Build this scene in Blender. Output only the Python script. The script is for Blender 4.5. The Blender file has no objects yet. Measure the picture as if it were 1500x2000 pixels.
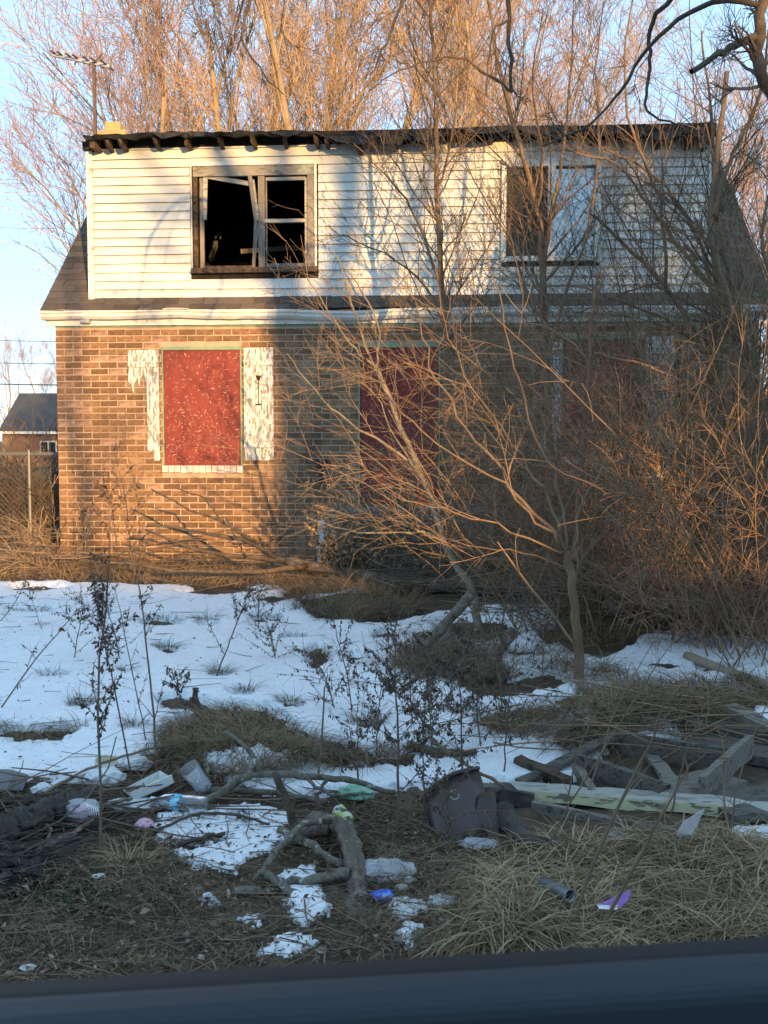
import bpy, math, random
import numpy as np
from mathutils import Vector, Matrix
rng = np.random.default_rng(11)
random.seed(11)
S = bpy.context.scene
COL = S.collection
PI = math.pi
R = math.radians

# ------------------------------------------------------------------ camera, sky, sun, exposure
CAMZ, FPX, PITCH = 1.5, 2000.0, R(4.0)
cd = bpy.data.cameras.new('camera')
cam = bpy.data.objects.new('camera', cd)
COL.objects.link(cam)
cam.location = (0, 0, CAMZ)
cam.rotation_euler = (PI / 2 - PITCH, 0, 0)
cd.sensor_fit = 'HORIZONTAL'
cd.sensor_width = 36
cd.lens = 48
cd.clip_start = 0.05
cd.clip_end = 3000
cd.dof.use_dof = True
cd.dof.focus_distance = 8.0
cd.dof.aperture_fstop = 22
S.camera = cam

SUN_EL, SUN_AZ = R(9.0), R(160.0)          # azimuth clockwise from +Y
w = bpy.data.worlds.new('World')
S.world = w
w.use_nodes = True
nt = w.node_tree
for n in list(nt.nodes):
    nt.nodes.remove(n)
sky = nt.nodes.new('ShaderNodeTexSky')
sky.sky_type = 'NISHITA'
sky.sun_disc = False
sky.sun_elevation = SUN_EL
sky.sun_rotation = SUN_AZ
sky.air_density = 0.6
sky.dust_density = 0.0
sky.ozone_density = 1.5
bg = nt.nodes.new('ShaderNodeBackground')
bg.inputs['Strength'].default_value = 0.05
wo = nt.nodes.new('ShaderNodeOutputWorld')
nt.links.new(sky.outputs[0], bg.inputs[0])
bg2 = nt.nodes.new('ShaderNodeBackground')          # even clear-sky blue all round, as in the part in view
bg2.inputs['Color'].default_value = (.222, .345, .47, 1)
bg2.inputs['Strength'].default_value = 1.0
addn = nt.nodes.new('ShaderNodeAddShader')
nt.links.new(bg.outputs[0], addn.inputs[0])
nt.links.new(bg2.outputs[0], addn.inputs[1])
nt.links.new(addn.outputs[0], wo.inputs[0])
ld = bpy.data.lights.new('sun', 'SUN')
ld.energy = 4.1
ld.angle = R(0.55)
ld.color = (1.0, 0.60, 0.23)
sun = bpy.data.objects.new('sun', ld)
COL.objects.link(sun)
SUNV = Vector((math.sin(SUN_AZ) * math.cos(SUN_EL), math.cos(SUN_AZ) * math.cos(SUN_EL), math.sin(SUN_EL)))
sun.rotation_euler = SUNV.to_track_quat('Z', 'Y').to_euler()
sun.location = SUNV * 60
S.view_settings.view_transform = 'Standard'
S.view_settings.look = 'None'
S.view_settings.gamma = 1.0
S.view_settings.use_curve_mapping = False
S.view_settings.exposure = 1.25
S.render.engine = 'CYCLES'
S.cycles.max_bounces = 6
S.cycles.transparent_max_bounces = 12
S.cycles.use_denoising = True

# ------------------------------------------------------------------ helpers: camera rays, meshes, objects
CP, SP = math.cos(PITCH), math.sin(PITCH)


def ray(u, v):
    a, b = (u - 750) / FPX, (1000 - v) / FPX
    return np.array([a, CP + b * SP, -SP + b * CP])


def px(u, v, Y):
    d = ray(u, v)
    return np.array([0, 0, CAMZ]) + d * (Y / d[1])


def proj(P):
    P = np.asarray(P, float)
    x, y, z = P[..., 0], P[..., 1], P[..., 2] - CAMZ
    dep = y * CP - z * SP
    up = y * SP + z * CP
    return 750 + FPX * x / dep, 1000 - FPX * up / dep


def nz(x, y, s, seed=0.0):
    """cheap smooth noise -1..1 from summed sines"""
    x = np.asarray(x) * s + seed * 17.3
    y = np.asarray(y) * s + seed * 9.1
    return (np.sin(x * 1.3 + 1.7 * np.sin(y * 0.9)) + np.sin(y * 1.7 + 1.3 * np.sin(x * 1.1 + 2)) + 0.6 * np.sin((x + y) * 2.3 + np.sin(x * 3.1)) + 0.5 * np.sin((x - y) * 3.7 + 1.0)) / 3.1


MOUNDS = []   # (x, y, rx, ry, h)


def gz(x, y):
    x = np.asarray(x, float)
    y = np.asarray(y, float)
    z = 0.025 * nz(x, y, 0.9, 1) + 0.012 * nz(x, y, 3.1, 2)
    for (mx, my, rx, ry, h) in MOUNDS:
        q = ((x - mx) / rx) ** 2 + ((y - my) / ry) ** 2
        z = z + h * np.exp(-q * 1.6)
    return z


def gp(u, v, lift=0.0):
    d = ray(u, v)
    z = 0.0
    for _ in range(12):
        t = (z - CAMZ) / d[2]
        p = d * t
        z = float(gz(p[0], p[1]))
    return np.array([p[0], p[1], z + lift])


for (u, v, rx, ry, h) in [(450, 1490, .45, .35, .10), (690, 1195, .65, .5, .16), (1060, 1440, .5, .5, .08), (1270, 1420, .7, .5, .10),
                          (870, 1310, .5, .5, .07), (150, 1740, .6, .35, .05), (1250, 1230, 1.8, 1.0, .12), (150, 1100, 1.6, .8, .12)]:
    p = gp(u, v)
    MOUNDS.append((p[0], p[1], rx, ry, h))


def mesh_np(name, verts, faces, smooth=False):
    """verts (V,3), faces list of (M,k) int arrays"""
    me = bpy.data.meshes.new(name)
    verts = np.ascontiguousarray(verts, dtype=np.float32)
    me.vertices.add(len(verts))
    me.vertices.foreach_set('co', verts.ravel())
    loops = np.concatenate([np.asarray(f, dtype=np.int32).ravel() for f in faces])
    sizes = np.concatenate([np.full(len(f), np.asarray(f).shape[1], dtype=np.int32) for f in faces])
    starts = np.concatenate([[0], np.cumsum(sizes)[:-1]]).astype(np.int32)
    me.loops.add(len(loops))
    me.loops.foreach_set('vertex_index', loops)
    me.polygons.add(len(sizes))
    me.polygons.foreach_set('loop_start', starts)
    if smooth:
        me.polygons.foreach_set('use_smooth', np.ones(len(sizes), dtype=bool))
    me.update(calc_edges=True)
    return me


def link(name, data, mat=None, parent=None, label=None, cat=None, group=None, kind=None, loc=None):
    o = bpy.data.objects.new(name, data)
    COL.objects.link(o)
    if data is not None and mat is not None and hasattr(data, 'materials') and len(data.materials) == 0:
        for m in (mat if isinstance(mat, (list, tuple)) else [mat]):
            data.materials.append(m)
    if parent is not None:
        o.parent = parent
    if loc is not None:
        o.location = [float(c) for c in loc]
    for k, val in (('label', label), ('category', cat), ('group', group), ('kind', kind)):
        if val:
            o[k] = val
    return o


def thing(name, label, cat, loc=(0, 0, 0), group=None, rz=0.0):
    o = link(name, None, label=label, cat=cat, group=group, loc=loc)
    o.rotation_euler = (0, 0, rz)
    return o


class MB:
    def __init__(s):
        s.v, s.f, s.mi = [], [], []

    def add(s, verts, faces, mi=0):
        b = len(s.v)
        s.v += [tuple(float(c) for c in p) for p in verts]
        for f in faces:
            s.f.append(tuple(b + i for i in f))
            s.mi.append(mi)

    def box(s, x0, x1, y0, y1, z0, z1, mi=0, jit=0.0):
        vs = [[x, y, z] for x in (x0, x1) for y in (y0, y1) for z in (z0, z1)]
        if jit:
            vs = [[c + random.uniform(-jit, jit) for c in p] for p in vs]
        s.add(vs, [(0, 1, 3, 2), (4, 6, 7, 5), (0, 4, 5, 1), (2, 3, 7, 6), (0, 2, 6, 4), (1, 5, 7, 3)], mi)

    def beam(s, p, q, wd, ht, up=(0, 0, 1), mi=0, jit=0.0, taper=1.0):
        """box from p to q, width wd (sideways), height ht along up"""
        p, q = Vector(p), Vector(q)
        d = (q - p).normalized()
        side = d.cross(Vector(up)).normalized()
        upv = side.cross(d).normalized()
        vs = []
        for c, k in ((p, 1), (q, taper)):
            for a, b in ((-1, -1), (1, -1), (1, 1), (-1, 1)):
                vs.append(c + side * (a * wd * k / 2) + upv * (b * ht * k / 2) + Vector([random.uniform(-jit, jit) for _ in range(3)]))
        s.add(vs, [(0, 1, 2, 3), (4, 7, 6, 5), (0, 4, 5, 1), (1, 5, 6, 2), (2, 6, 7, 3), (3, 7, 4, 0)], mi)

    def prism(s, poly, axis_vec, mi=0):
        n = len(poly)
        a = Vector(axis_vec)
        s.add([Vector(p) for p in poly] + [Vector(p) + a for p in poly],
              [tuple(range(n))[::-1], tuple(range(n, 2 * n))] + [(i, (i + 1) % n, n + (i + 1) % n, n + i) for i in range(n)], mi)

    def lathe(s, prof, c=(0, 0, 0), axis=(0, 0, 1), k=16, mi=0, cap0=False, cap1=False):
        ax = Vector(axis).normalized()
        n1 = ax.orthogonal().normalized()
        n2 = ax.cross(n1)
        vs = []
        for (r, h) in prof:
            for i in range(k):
                a = 2 * PI * i / k
                vs.append(Vector(c) + ax * h + (n1 * math.cos(a) + n2 * math.sin(a)) * r)
        fs = []
        for j in range(len(prof) - 1):
            for i in range(k):
                fs.append((j * k + i, j * k + (i + 1) % k, (j + 1) * k + (i + 1) % k, (j + 1) * k + i))
        if cap0:
            fs.append(tuple(range(k))[::-1])
        if cap1:
            fs.append(tuple(range((len(prof) - 1) * k, len(prof) * k)))
        s.add(vs, fs, mi)

    def mesh(s, name, smooth=False):
        me = bpy.data.meshes.new(name)
        me.from_pydata(s.v, [], s.f)
        if any(s.mi):
            me.polygons.foreach_set('material_index', s.mi)
        if smooth:
            me.polygons.foreach_set('use_smooth', [True] * len(s.f))
        me.update()
        return me

    def build(s, name, mat, parent=None, smooth=False, **kw):
        return link(name, s.mesh(name, smooth), mat, parent, **kw)


# ------------------------------------------------------------------ materials
def mat(name, col, rough=0.8, var=None, scale=6.0, detail=6.0, bump=0.0, bscale=40.0, coord='Object', spec=0.3, stretch=None,
        ramp=(0.35, 0.65), island=0.0, metallic=0.0, trans=0.0, alpha=1.0, ior=1.45, wave=None):
    m = bpy.data.materials.new(name)
    m.use_nodes = True
    t = m.node_tree
    b = t.nodes['Principled BSDF']
    b.inputs['Roughness'].default_value = rough
    b.inputs['Specular IOR Level'].default_value = spec
    b.inputs['Metallic'].default_value = metallic
    b.inputs['Transmission Weight'].default_value = trans
    b.inputs['Alpha'].default_value = alpha
    b.inputs['IOR'].default_value = ior
    b.inputs['Base Color'].default_value = (*col, 1)
    tc = t.nodes.new('ShaderNodeTexCoord')
    vec = tc.outputs[coord]
    if stretch:
        mp = t.nodes.new('ShaderNodeMapping')
        mp.inputs['Scale'].default_value = stretch
        t.links.new(vec, mp.inputs[0])
        vec = mp.outputs[0]
    colout = None
    if var is not None:
        nse = t.nodes.new('ShaderNodeTexNoise')
        nse.inputs['Scale'].default_value = scale
        nse.inputs['Detail'].default_value = detail
        nse.inputs['Roughness'].default_value = 0.65
        t.links.new(vec, nse.inputs['Vector'])
        rp = t.nodes.new('ShaderNodeValToRGB')
        rp.color_ramp.elements[0].position = ramp[0]
        rp.color_ramp.elements[1].position = ramp[1]
        cols = [col, var] if not isinstance(var[0], (tuple, list)) else [col] + list(var)
        while len(rp.color_ramp.elements) < len(cols):
            rp.color_ramp.elements.new(0.5)
        for i, c in enumerate(cols):
            rp.color_ramp.elements[i].position = ramp[0] + (ramp[1] - ramp[0]) * i / (len(cols) - 1)
            rp.color_ramp.elements[i].color = (*c, 1)
        t.links.new(nse.outputs['Fac'], rp.inputs[0])
        colout = rp.outputs[0]
    if island:
        geo = t.nodes.new('ShaderNodeNewGeometry')
        oi = t.nodes.new('ShaderNodeObjectInfo')
        ad = t.nodes.new('ShaderNodeMath')
        ad.operation = 'ADD'
        t.links.new(geo.outputs['Random Per Island'], ad.inputs[0])
        t.links.new(oi.outputs['Random'], ad.inputs[1])
        fr = t.nodes.new('ShaderNodeMath')
        fr.operation = 'FRACT'
        t.links.new(ad.outputs[0], fr.inputs[0])
        mr = t.nodes.new('ShaderNodeMapRange')
        mr.inputs['To Min'].default_value = 1 - island
        mr.inputs['To Max'].default_value = 1 + island
        t.links.new(fr.outputs[0], mr.inputs[0])
        mx = t.nodes.new('ShaderNodeMix')
        mx.data_type = 'RGBA'
        mx.blend_type = 'MULTIPLY'
        mx.inputs[0].default_value = 1
        if colout is None:
            mx.inputs[6].default_value = (*col, 1)
        else:
            t.links.new(colout, mx.inputs[6])
        t.links.new(mr.outputs[0], mx.inputs[7])
        colout = mx.outputs[2]
    if colout is not None:
        t.links.new(colout, b.inputs['Base Color'])
    if bump:
        n2 = t.nodes.new('ShaderNodeTexNoise')
        n2.inputs['Scale'].default_value = bscale
        n2.inputs['Detail'].default_value = 5
        t.links.new(vec, n2.inputs['Vector'])
        bp = t.nodes.new('ShaderNodeBump')
        bp.inputs['Strength'].default_value = bump
        bp.inputs['Distance'].default_value = 0.01
        t.links.new(n2.outputs['Fac'], bp.inputs['Height'])
        t.links.new(bp.outputs[0], b.inputs['Normal'])
    return m


def overlay(m, col, scale, lo, hi, stretch=None, kind='noise', coord='Object', seed=0.0, detail=4.0, fac=1.0):
    """mix a second colour over the material by a noise/voronoi mask (wear, chips, stains with a shape of their own)"""
    t = m.node_tree
    b = t.nodes['Principled BSDF']
    tc = t.nodes.new('ShaderNodeTexCoord')
    mp = t.nodes.new('ShaderNodeMapping')
    mp.inputs['Scale'].default_value = stretch or (1, 1, 1)
    mp.inputs['Location'].default_value = (seed, seed * 1.7, seed * .3)
    t.links.new(tc.outputs[coord] if coord != 'World' else t.nodes.new('ShaderNodeNewGeometry').outputs['Position'], mp.inputs[0])
    if kind == 'noise':
        tx = t.nodes.new('ShaderNodeTexNoise')
        tx.inputs['Detail'].default_value = detail
        out = tx.outputs['Fac']
    else:
        tx = t.nodes.new('ShaderNodeTexVoronoi')
        out = tx.outputs['Distance']
    tx.inputs['Scale'].default_value = scale
    t.links.new(mp.outputs[0], tx.inputs['Vector'])
    rp = t.nodes.new('ShaderNodeMapRange')
    rp.inputs['From Min'].default_value = lo
    rp.inputs['From Max'].default_value = hi
    rp.inputs['To Max'].default_value = fac
    t.links.new(out, rp.inputs[0])
    mx = t.nodes.new('ShaderNodeMix')
    mx.data_type = 'RGBA'
    t.links.new(rp.outputs[0], mx.inputs[0])
    src = b.inputs['Base Color'].links[0].from_socket if b.inputs['Base Color'].links else None
    if src is not None:
        t.links.new(src, mx.inputs[6])
    else:
        mx.inputs[6].default_value = b.inputs['Base Color'].default_value
    mx.inputs[7].default_value = (*col, 1)
    t.links.new(mx.outputs[2], b.inputs['Base Color'])
    return m


M = {}
M['soil'] = mat('soil', (.042, .030, .020), .95, [(.078, .054, .035), (.13, .094, .058)], 5, 10, .8, 60, ramp=(.3, .7))
overlay(M['soil'], (.16, .125, .08), 2.2, .55, .75, seed=3)
M['far_ground'] = mat('far_ground', (.09, .075, .05), .95, (.16, .13, .09), .8, 8)
M['snow'] = mat('snow', (.82, .83, .84), .55, (.74, .745, .755), 12, 10, .9, 75, spec=.4)
overlay(M['snow'], (.46, .42, .37), 22, .62, .74, seed=5, detail=7)
overlay(M['snow'], (.68, .71, .75), 190, .50, .66, seed=25, detail=2)
overlay(M['snow'], (.16, .12, .09), 70, .70, .74, seed=15, detail=3)
M['brick'] = mat('brick', (.275, .155, .080), .9, [(.195, .108, .058), (.335, .20, .105)], 7, 8, .5, 90, island=.30)
overlay(M['brick'], (.34, .25, .18), 13, .62, .74, seed=2)
overlay(M['brick'], (.075, .045, .032), 9, .60, .74, stretch=(1, 1, 2), seed=7)
for q_ in ('brick',):
    overlay(M[q_], (.055, .042, .034), 1.1, .50, .72, stretch=(1.5, 1, .8), coord='World', seed=4, detail=9, fac=.75)
    overlay(M[q_], (.42, .30, .21), 1.6, .60, .74, coord='World', seed=8, detail=10, fac=.6)
M['brick_pale'] = mat('brick_pale', (.19, .115, .075), .92, (.40, .23, .155), 9, 6, .6, 70, island=.12, ramp=(.42, .55))
M['mortar'] = mat('mortar', (.49, .36, .25), .95, (.39, .285, .20), 9, 8, .6, 80)
M['brick_far'] = mat('brick_far', (.22, .15, .12), .9, (.14, .095, .075), 3, 10)
overlay(M['mortar'], (.12, .095, .075), 1.3, .52, .72, coord='World', seed=4, detail=9, fac=.6)
M['siding'] = mat('siding', (.66, .65, .60), .5, (.57, .56, .51), 2.0, 6, .08, 20, island=.04)
overlay(M['siding'], (.40, .39, .35), 30, .66, .75, stretch=(1, 1, 1), seed=1, detail=6)
overlay(M['siding'], (.36, .35, .31), 1.3, .56, .76, coord='World', seed=6, detail=10, stretch=(1, 1, 1.2), fac=.75)
M['white_trim'] = mat('white_trim', (.74, .73, .68), .55, (.58, .56, .50), 4, 8, .15, 30)
overlay(M['white_trim'], (.30, .27, .22), 12, .62, .72, stretch=(1, 1, 1), seed=4)
M['old_wood'] = mat('old_wood', (.16, .135, .11), .85, [(.25, .22, .185), (.09, .07, .055)], 3, 8, .6, 25, stretch=(6, 6, 1.2))
M['old_wood_h'] = mat('old_wood_h', (.22, .20, .17), .85, [(.28, .26, .22), (.12, .10, .08)], 3, 8, .6, 25, stretch=(1.2, 6, 6))
overlay(M['old_wood_h'], (.30, .36, .27), 5, .56, .64, seed=9)
M['grey_board'] = mat('grey_board', (.135, .115, .09), .85, [(.225, .20, .165), (.065, .053, .042)], 4, 8, .7, 30, stretch=(2, 9, 9))
M['char'] = mat('char', (.010, .009, .008), .9, (.032, .027, .022), 7, 6, .7, 40)
M['char_wood'] = mat('char_wood', (.032, .023, .017), .85, [(.10, .068, .046), (.011, .009, .008)], 9, 6, .8, 50)
M['tar'] = mat('tar', (.013, .013, .013), .75, (.04, .038, .036), 4, 7, .5, 30)
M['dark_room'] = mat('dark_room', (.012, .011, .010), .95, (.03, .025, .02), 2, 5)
M['shingle'] = mat('shingle', (.15, .115, .088), .95, (.09, .072, .058), 60, 4, .8, 250, island=.3)
M['roof_base'] = mat('roof_base', (.07, .055, .045), .95, (.045, .037, .03), 30, 4)
M['roof_far'] = mat('roof_far', (.055, .057, .062), .95, (.08, .08, .085), 2, 6)
M['red_board'] = mat('red_board', (.235, .050, .038), .75, (.165, .034, .028), 6, 6, .35, 60)
M['shutter'] = mat('shutter', (.62, .63, .60), .7, (.50, .51, .49), 5, 6, .3, 40)
overlay(M['shutter'], (.28, .25, .21), 11, .50, .56, stretch=(4, 4, 1.2), seed=3, detail=9)
overlay(M['red_board'], (.10, .022, .02), 2.5, .52, .70, coord='World', seed=3, detail=9, stretch=(2, 1, .8), fac=.6)
M['green_trim'] = mat('green_trim', (.16, .27, .15), .7, (.28, .33, .24), 14, 7, .3, 50)
M['white_brick'] = mat('white_brick', (.62, .60, .54), .85, (.46, .43, .38), 20, 6, .5, 60, island=.12)
M['chimney'] = mat('chimney', (.46, .33, .17), .9, (.36, .25, .13), 8, 6, .4, 40)
M['metal_rust'] = mat('metal_rust', (.085, .05, .042), .7, (.13, .09, .075), 20, 5)
M['alu'] = mat('alu', (.45, .45, .44), .45, (.32, .30, .27), 12, 5, metallic=.6)
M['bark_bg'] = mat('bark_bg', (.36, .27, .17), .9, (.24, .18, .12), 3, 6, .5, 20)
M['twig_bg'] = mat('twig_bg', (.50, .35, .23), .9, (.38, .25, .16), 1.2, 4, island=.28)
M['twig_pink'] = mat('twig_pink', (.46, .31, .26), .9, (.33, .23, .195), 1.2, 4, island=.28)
M['bark'] = mat('bark', (.135, .085, .05), .9, (.215, .148, .088), 14, 7, .8, 50, stretch=(1, 1, .35))
M['bark_dark'] = mat('bark_dark', (.060, .044, .032), .9, (.12, .09, .065), 14, 7, .9, 50)
M['bark_green'] = mat('bark_green', (.17, .135, .085), .85, (.24, .20, .14), 10, 6, .4, 50)
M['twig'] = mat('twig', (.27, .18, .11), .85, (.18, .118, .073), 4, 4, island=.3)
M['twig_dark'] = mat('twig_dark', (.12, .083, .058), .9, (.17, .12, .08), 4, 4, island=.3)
M['twig_red'] = mat('twig_red', (.32, .185, .115), .85, (.22, .12, .075), 4, 4, island=.3)
M['weed'] = mat('weed', (.12, .085, .062), .9, (.19, .14, .10), 7, 5, island=.3)
M['weed_leaf'] = mat('weed_leaf', (.13, .092, .068), .9, (.085, .06, .048), 9, 5, island=.45)
M['weed_tan'] = mat('weed_tan', (.34, .235, .145), .9, (.22, .155, .095), 9, 5, island=.4)
M['straw'] = mat('straw', (.36, .262, .15), .85, (.175, .124, .07), 5, 5, island=.45)
M['straw_dull'] = mat('straw_dull', (.225, .155, .088), .9, (.118, .08, .046), 5, 5, island=.5)
M['straw_warm'] = mat('straw_warm', (.29, .20, .115), .9, (.19, .13, .075), 5, 5, island=.4)
M['bark_strip'] = mat('bark_strip', (.075, .06, .048), .95, (.035, .029, .024), 9, 6, .6, 40, island=.5)
M['thatch'] = mat('thatch', (.245, .167, .10), .95, (.115, .078, .05), 7, 5, island=.5)
M['leaf_litter'] = mat('leaf_litter', (.20, .125, .073), .9, (.08, .052, .034), 9, 5, island=.6)
M['leaf_pale'] = mat('leaf_pale', (.30, .24, .18), .9, (.20, .15, .11), 15, 5, island=.4)
M['moss'] = mat('moss', (.07, .085, .045), .95, (.11, .11, .07), 12, 5, island=.4)
M['log_grey'] = mat('log_grey', (.205, .165, .125), .85, [(.115, .09, .067), (.30, .25, .20)], 12, 9, 1.0, 60)
overlay(M['log_grey'], (.06, .05, .042), 5, .56, .68, stretch=(3, 1.0, 3), seed=2, detail=8)
M['dark_board'] = mat('dark_board', (.075, .065, .053), .85, [(.15, .132, .108), (.04, .034, .028)], 4, 8, .8, 40, stretch=(2, 9, 9))
M['log_brown'] = mat('log_brown', (.15, .115, .085), .9, [(.09, .07, .053), (.21, .17, .135)], 8, 8, .9, 40)
M['log_rot'] = mat('log_rot', (.030, .026, .023), .95, (.095, .082, .07), 8, 9, 1.0, 25)
M['cut_wood'] = mat('cut_wood', (.45, .33, .20), .8, (.35, .25, .15), 20, 4)
M['lichen_bark'] = mat('lichen_bark', (.11, .09, .066), .9, [(.17, .15, .115), (.05, .042, .034)], 22, 8, 1.0, 70)
overlay(M['lichen_bark'], (.38, .40, .36), 34, .62, .68, seed=8)
M['yellow_paint'] = mat('yellow_paint', (.54, .52, .30), .7, (.46, .45, .27), 8, 6, .4, 40)
overlay(M['yellow_paint'], (.16, .14, .115), 7, .53, .58, stretch=(1.2, 4, 6), seed=6, detail=8)
M['pale_wood'] = mat('pale_wood', (.29, .275, .235), .8, [(.36, .35, .30), (.22, .20, .17)], 4, 8, .5, 30, stretch=(1.5, 6, 6))
overlay(M['pale_wood'], (.13, .11, .09), 5, .60, .68, stretch=(1.5, 8, 8), seed=16, detail=8)
M['foam'] = mat('foam', (.66, .67, .64), .6, (.55, .55, .52), 9, 6, .1, 90)
M['plastic_white'] = mat('plastic_white', (.66, .68, .68), .4, (.50, .51, .50), 18, 6, .1, 60)
M['plastic_clear'] = mat('plastic_clear', (.90, .92, .94), .12, trans=.85, spec=.5, ior=1.2)
M['film'] = mat('film', (.80, .82, .86), .18, spec=.6, alpha=.35)
M['pink'] = mat('pink', (.62, .33, .42), .5, (.68, .42, .50), 10, 5)
M['white_stripe'] = mat('white_stripe', (.75, .72, .76), .4)
M['blue_label'] = mat('blue_label', (.10, .42, .68), .4, (.30, .62, .80), 40, 2, stretch=(1, 1, 1), ramp=(.48, .52))
M['blue_foil'] = mat('blue_foil', (.03, .10, .50), .25, (.20, .32, .70), 25, 4, metallic=.6, spec=.6, ramp=(.5, .6))
M['green_bag'] = mat('green_bag', (.17, .42, .26), .45, (.32, .52, .40), 25, 5, spec=.5)
M['can_yellow'] = mat('can_yellow', (.42, .50, .10), .4, [(.60, .62, .50), (.08, .09, .05)], 30, 3, ramp=(.45, .6))
M['purple'] = mat('purple', (.30, .15, .45), .35, (.24, .11, .37), 20, 4)
M['brown_plastic'] = mat('brown_plastic', (.045, .030, .026), .38, (.06, .043, .037), 7, 5, .06, 30, spec=.45)
M['slate_plastic'] = mat('slate_plastic', (.075, .085, .105), .5, (.10, .11, .13), 9, 5)
M['cream_tub'] = mat('cream_tub', (.62, .53, .28), .5, (.66, .62, .48), 14, 4)
M['tan_pipe'] = mat('tan_pipe', (.33, .27, .19), .7, (.25, .20, .14), 8, 6)
M['steel_tube'] = mat('steel_tube', (.25, .28, .30), .35, (.16, .17, .17), 18, 5, metallic=.5)
M['concrete'] = mat('concrete', (.27, .255, .235), .95, (.17, .155, .14), 7, 8, .6, 60)
M['wire'] = mat('wire', (.03, .03, .032), .7)
M['fence_wire'] = mat('fence_wire', (.13, .13, .13), .5, metallic=.5)
M['door_panel'] = mat('door_panel', (.018, .025, .032), .6, (.022, .030, .038), 400, 2, .15, 900)
M['rubber'] = mat('rubber', (.010, .010, .011), .7)
M['needles'] = mat('needles', (.035, .05, .025), .9, (.055, .07, .035), 3, 4, island=.3)
M['yew'] = mat('yew', (.028, .040, .022), .85, (.05, .06, .03), 3, 4, island=.4)
M['white_post'] = mat('white_post', (.70, .71, .70), .6, (.55, .55, .53), 9, 6)
M['inner_blind'] = mat('inner_blind', (.075, .078, .07), .9, (.02, .02, .018), 5, 5, ramp=(.45, .6))
M['paint_wall'] = mat('paint_wall', (.40, .36, .30), .85, (.34, .30, .25), 2, 5)

M['wood_chip'] = mat('wood_chip', (.50, .30, .22), .8, (.40, .17, .12), 30, 4, island=.35)

def glass_mat():
    m = bpy.data.materials.new('window_glass')
    m.use_nodes = True
    t = m.node_tree
    for n in list(t.nodes):
        t.nodes.remove(n)
    o = t.nodes.new('ShaderNodeOutputMaterial')
    g = t.nodes.new('ShaderNodeBsdfGlossy')
    g.inputs['Roughness'].default_value = .02
    g.inputs['Color'].default_value = (.78, .82, .80, 1)
    d = t.nodes.new('ShaderNodeBsdfTransparent')
    mx = t.nodes.new('ShaderNodeMixShader')
    mx.inputs[0].default_value = .24
    t.links.new(d.outputs[0], mx.inputs[1])
    t.links.new(g.outputs[0], mx.inputs[2])
    t.links.new(mx.outputs[0], o.inputs[0])
    return m


M['glass'] = glass_mat()


def screen_mat():
    m = mat('dusty_screen', (.11, .095, .075), .9, (.06, .052, .043), 3, 6, stretch=(1, 1, .3))
    m.node_tree.nodes['Principled BSDF'].inputs['Alpha'].default_value = .75
    return m


M['screen'] = screen_mat()

# ------------------------------------------------------------------ branch and leaf generators
def norm(a):
    return a / np.maximum(np.linalg.norm(a, axis=-1, keepdims=True), 1e-9)


def path(ctrl, r0, r1, n=12, wob=0.0, pw=1.0):
    """smooth polyline through control points -> (1,n,3),(1,n)"""
    c = np.array(ctrl, float)
    m_ = len(c)
    t = np.linspace(0, m_ - 1, n)
    out = np.zeros((n, 3))
    for i, tt in enumerate(t):
        k = min(int(tt), m_ - 2)
        f = tt - k
        p0, p1, p2, p3 = c[max(k - 1, 0)], c[k], c[k + 1], c[min(k + 2, m_ - 1)]
        out[i] = 0.5 * ((2 * p1) + (-p0 + p2) * f + (2 * p0 - 5 * p1 + 4 * p2 - p3) * f * f + (-p0 + 3 * p1 - 3 * p2 + p3) * f ** 3)
    if wob:
        out[1:-1] += rng.normal(0, wob, (n - 2, 3))
    rad = r0 + (r1 - r0) * np.linspace(0, 1, n) ** pw
    return out[None], rad[None]


def grow(P, Rd, n, tr, length, ang, npts, up=0.0, wig=0.12, rr=0.6, tip=0.25, sag=0.0, rmin=0.0, shrink=0.4, flat=None):
    B, N, _ = P.shape
    idx = np.repeat(np.arange(B), n)
    K = len(idx)
    t = rng.uniform(tr[0], tr[1], K)
    x = t * (N - 1)
    k = np.minimum(x.astype(int), N - 2)
    f = (x - k)[:, None]
    p = P[idx, k] * (1 - f) + P[idx, k + 1] * f
    T = norm(P[idx, k + 1] - P[idx, k])
    rp = Rd[idx, k] * (1 - f[:, 0]) + Rd[idx, k + 1] * f[:, 0]
    ref = np.where(np.abs(T[:, 2:3]) > .85, np.array([[1., 0, 0]]), np.array([[0, 0, 1.]]))
    n1 = norm(np.cross(T, ref))
    n2 = np.cross(T, n1)
    az = rng.uniform(0, 2 * PI, K)[:, None]
    a = rng.uniform(ang[0], ang[1], K)[:, None]
    d = np.cos(a) * T + np.sin(a) * (np.cos(az) * n1 + np.sin(az) * n2)
    d[:, 2] += up
    if flat is not None:
        d = d * np.array(flat)
    d = norm(d)
    L = rng.uniform(length[0], length[1], K) * (1 - shrink * t)
    step = (L / (npts - 1))[:, None]
    pts = np.zeros((K, npts, 3))
    pts[:, 0] = p
    for j in range(1, npts):
        pts[:, j] = pts[:, j - 1] + d * step
        d = d + rng.normal(0, wig, (K, 3))
        d[:, 2] += up * .35 - sag
        d = norm(d)
    r0 = np.maximum(rp * rr, rmin)
    rad = r0[:, None] * np.linspace(1, tip, npts)[None]
    rad = np.maximum(rad, rmin * .6)
    return pts, rad


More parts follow.
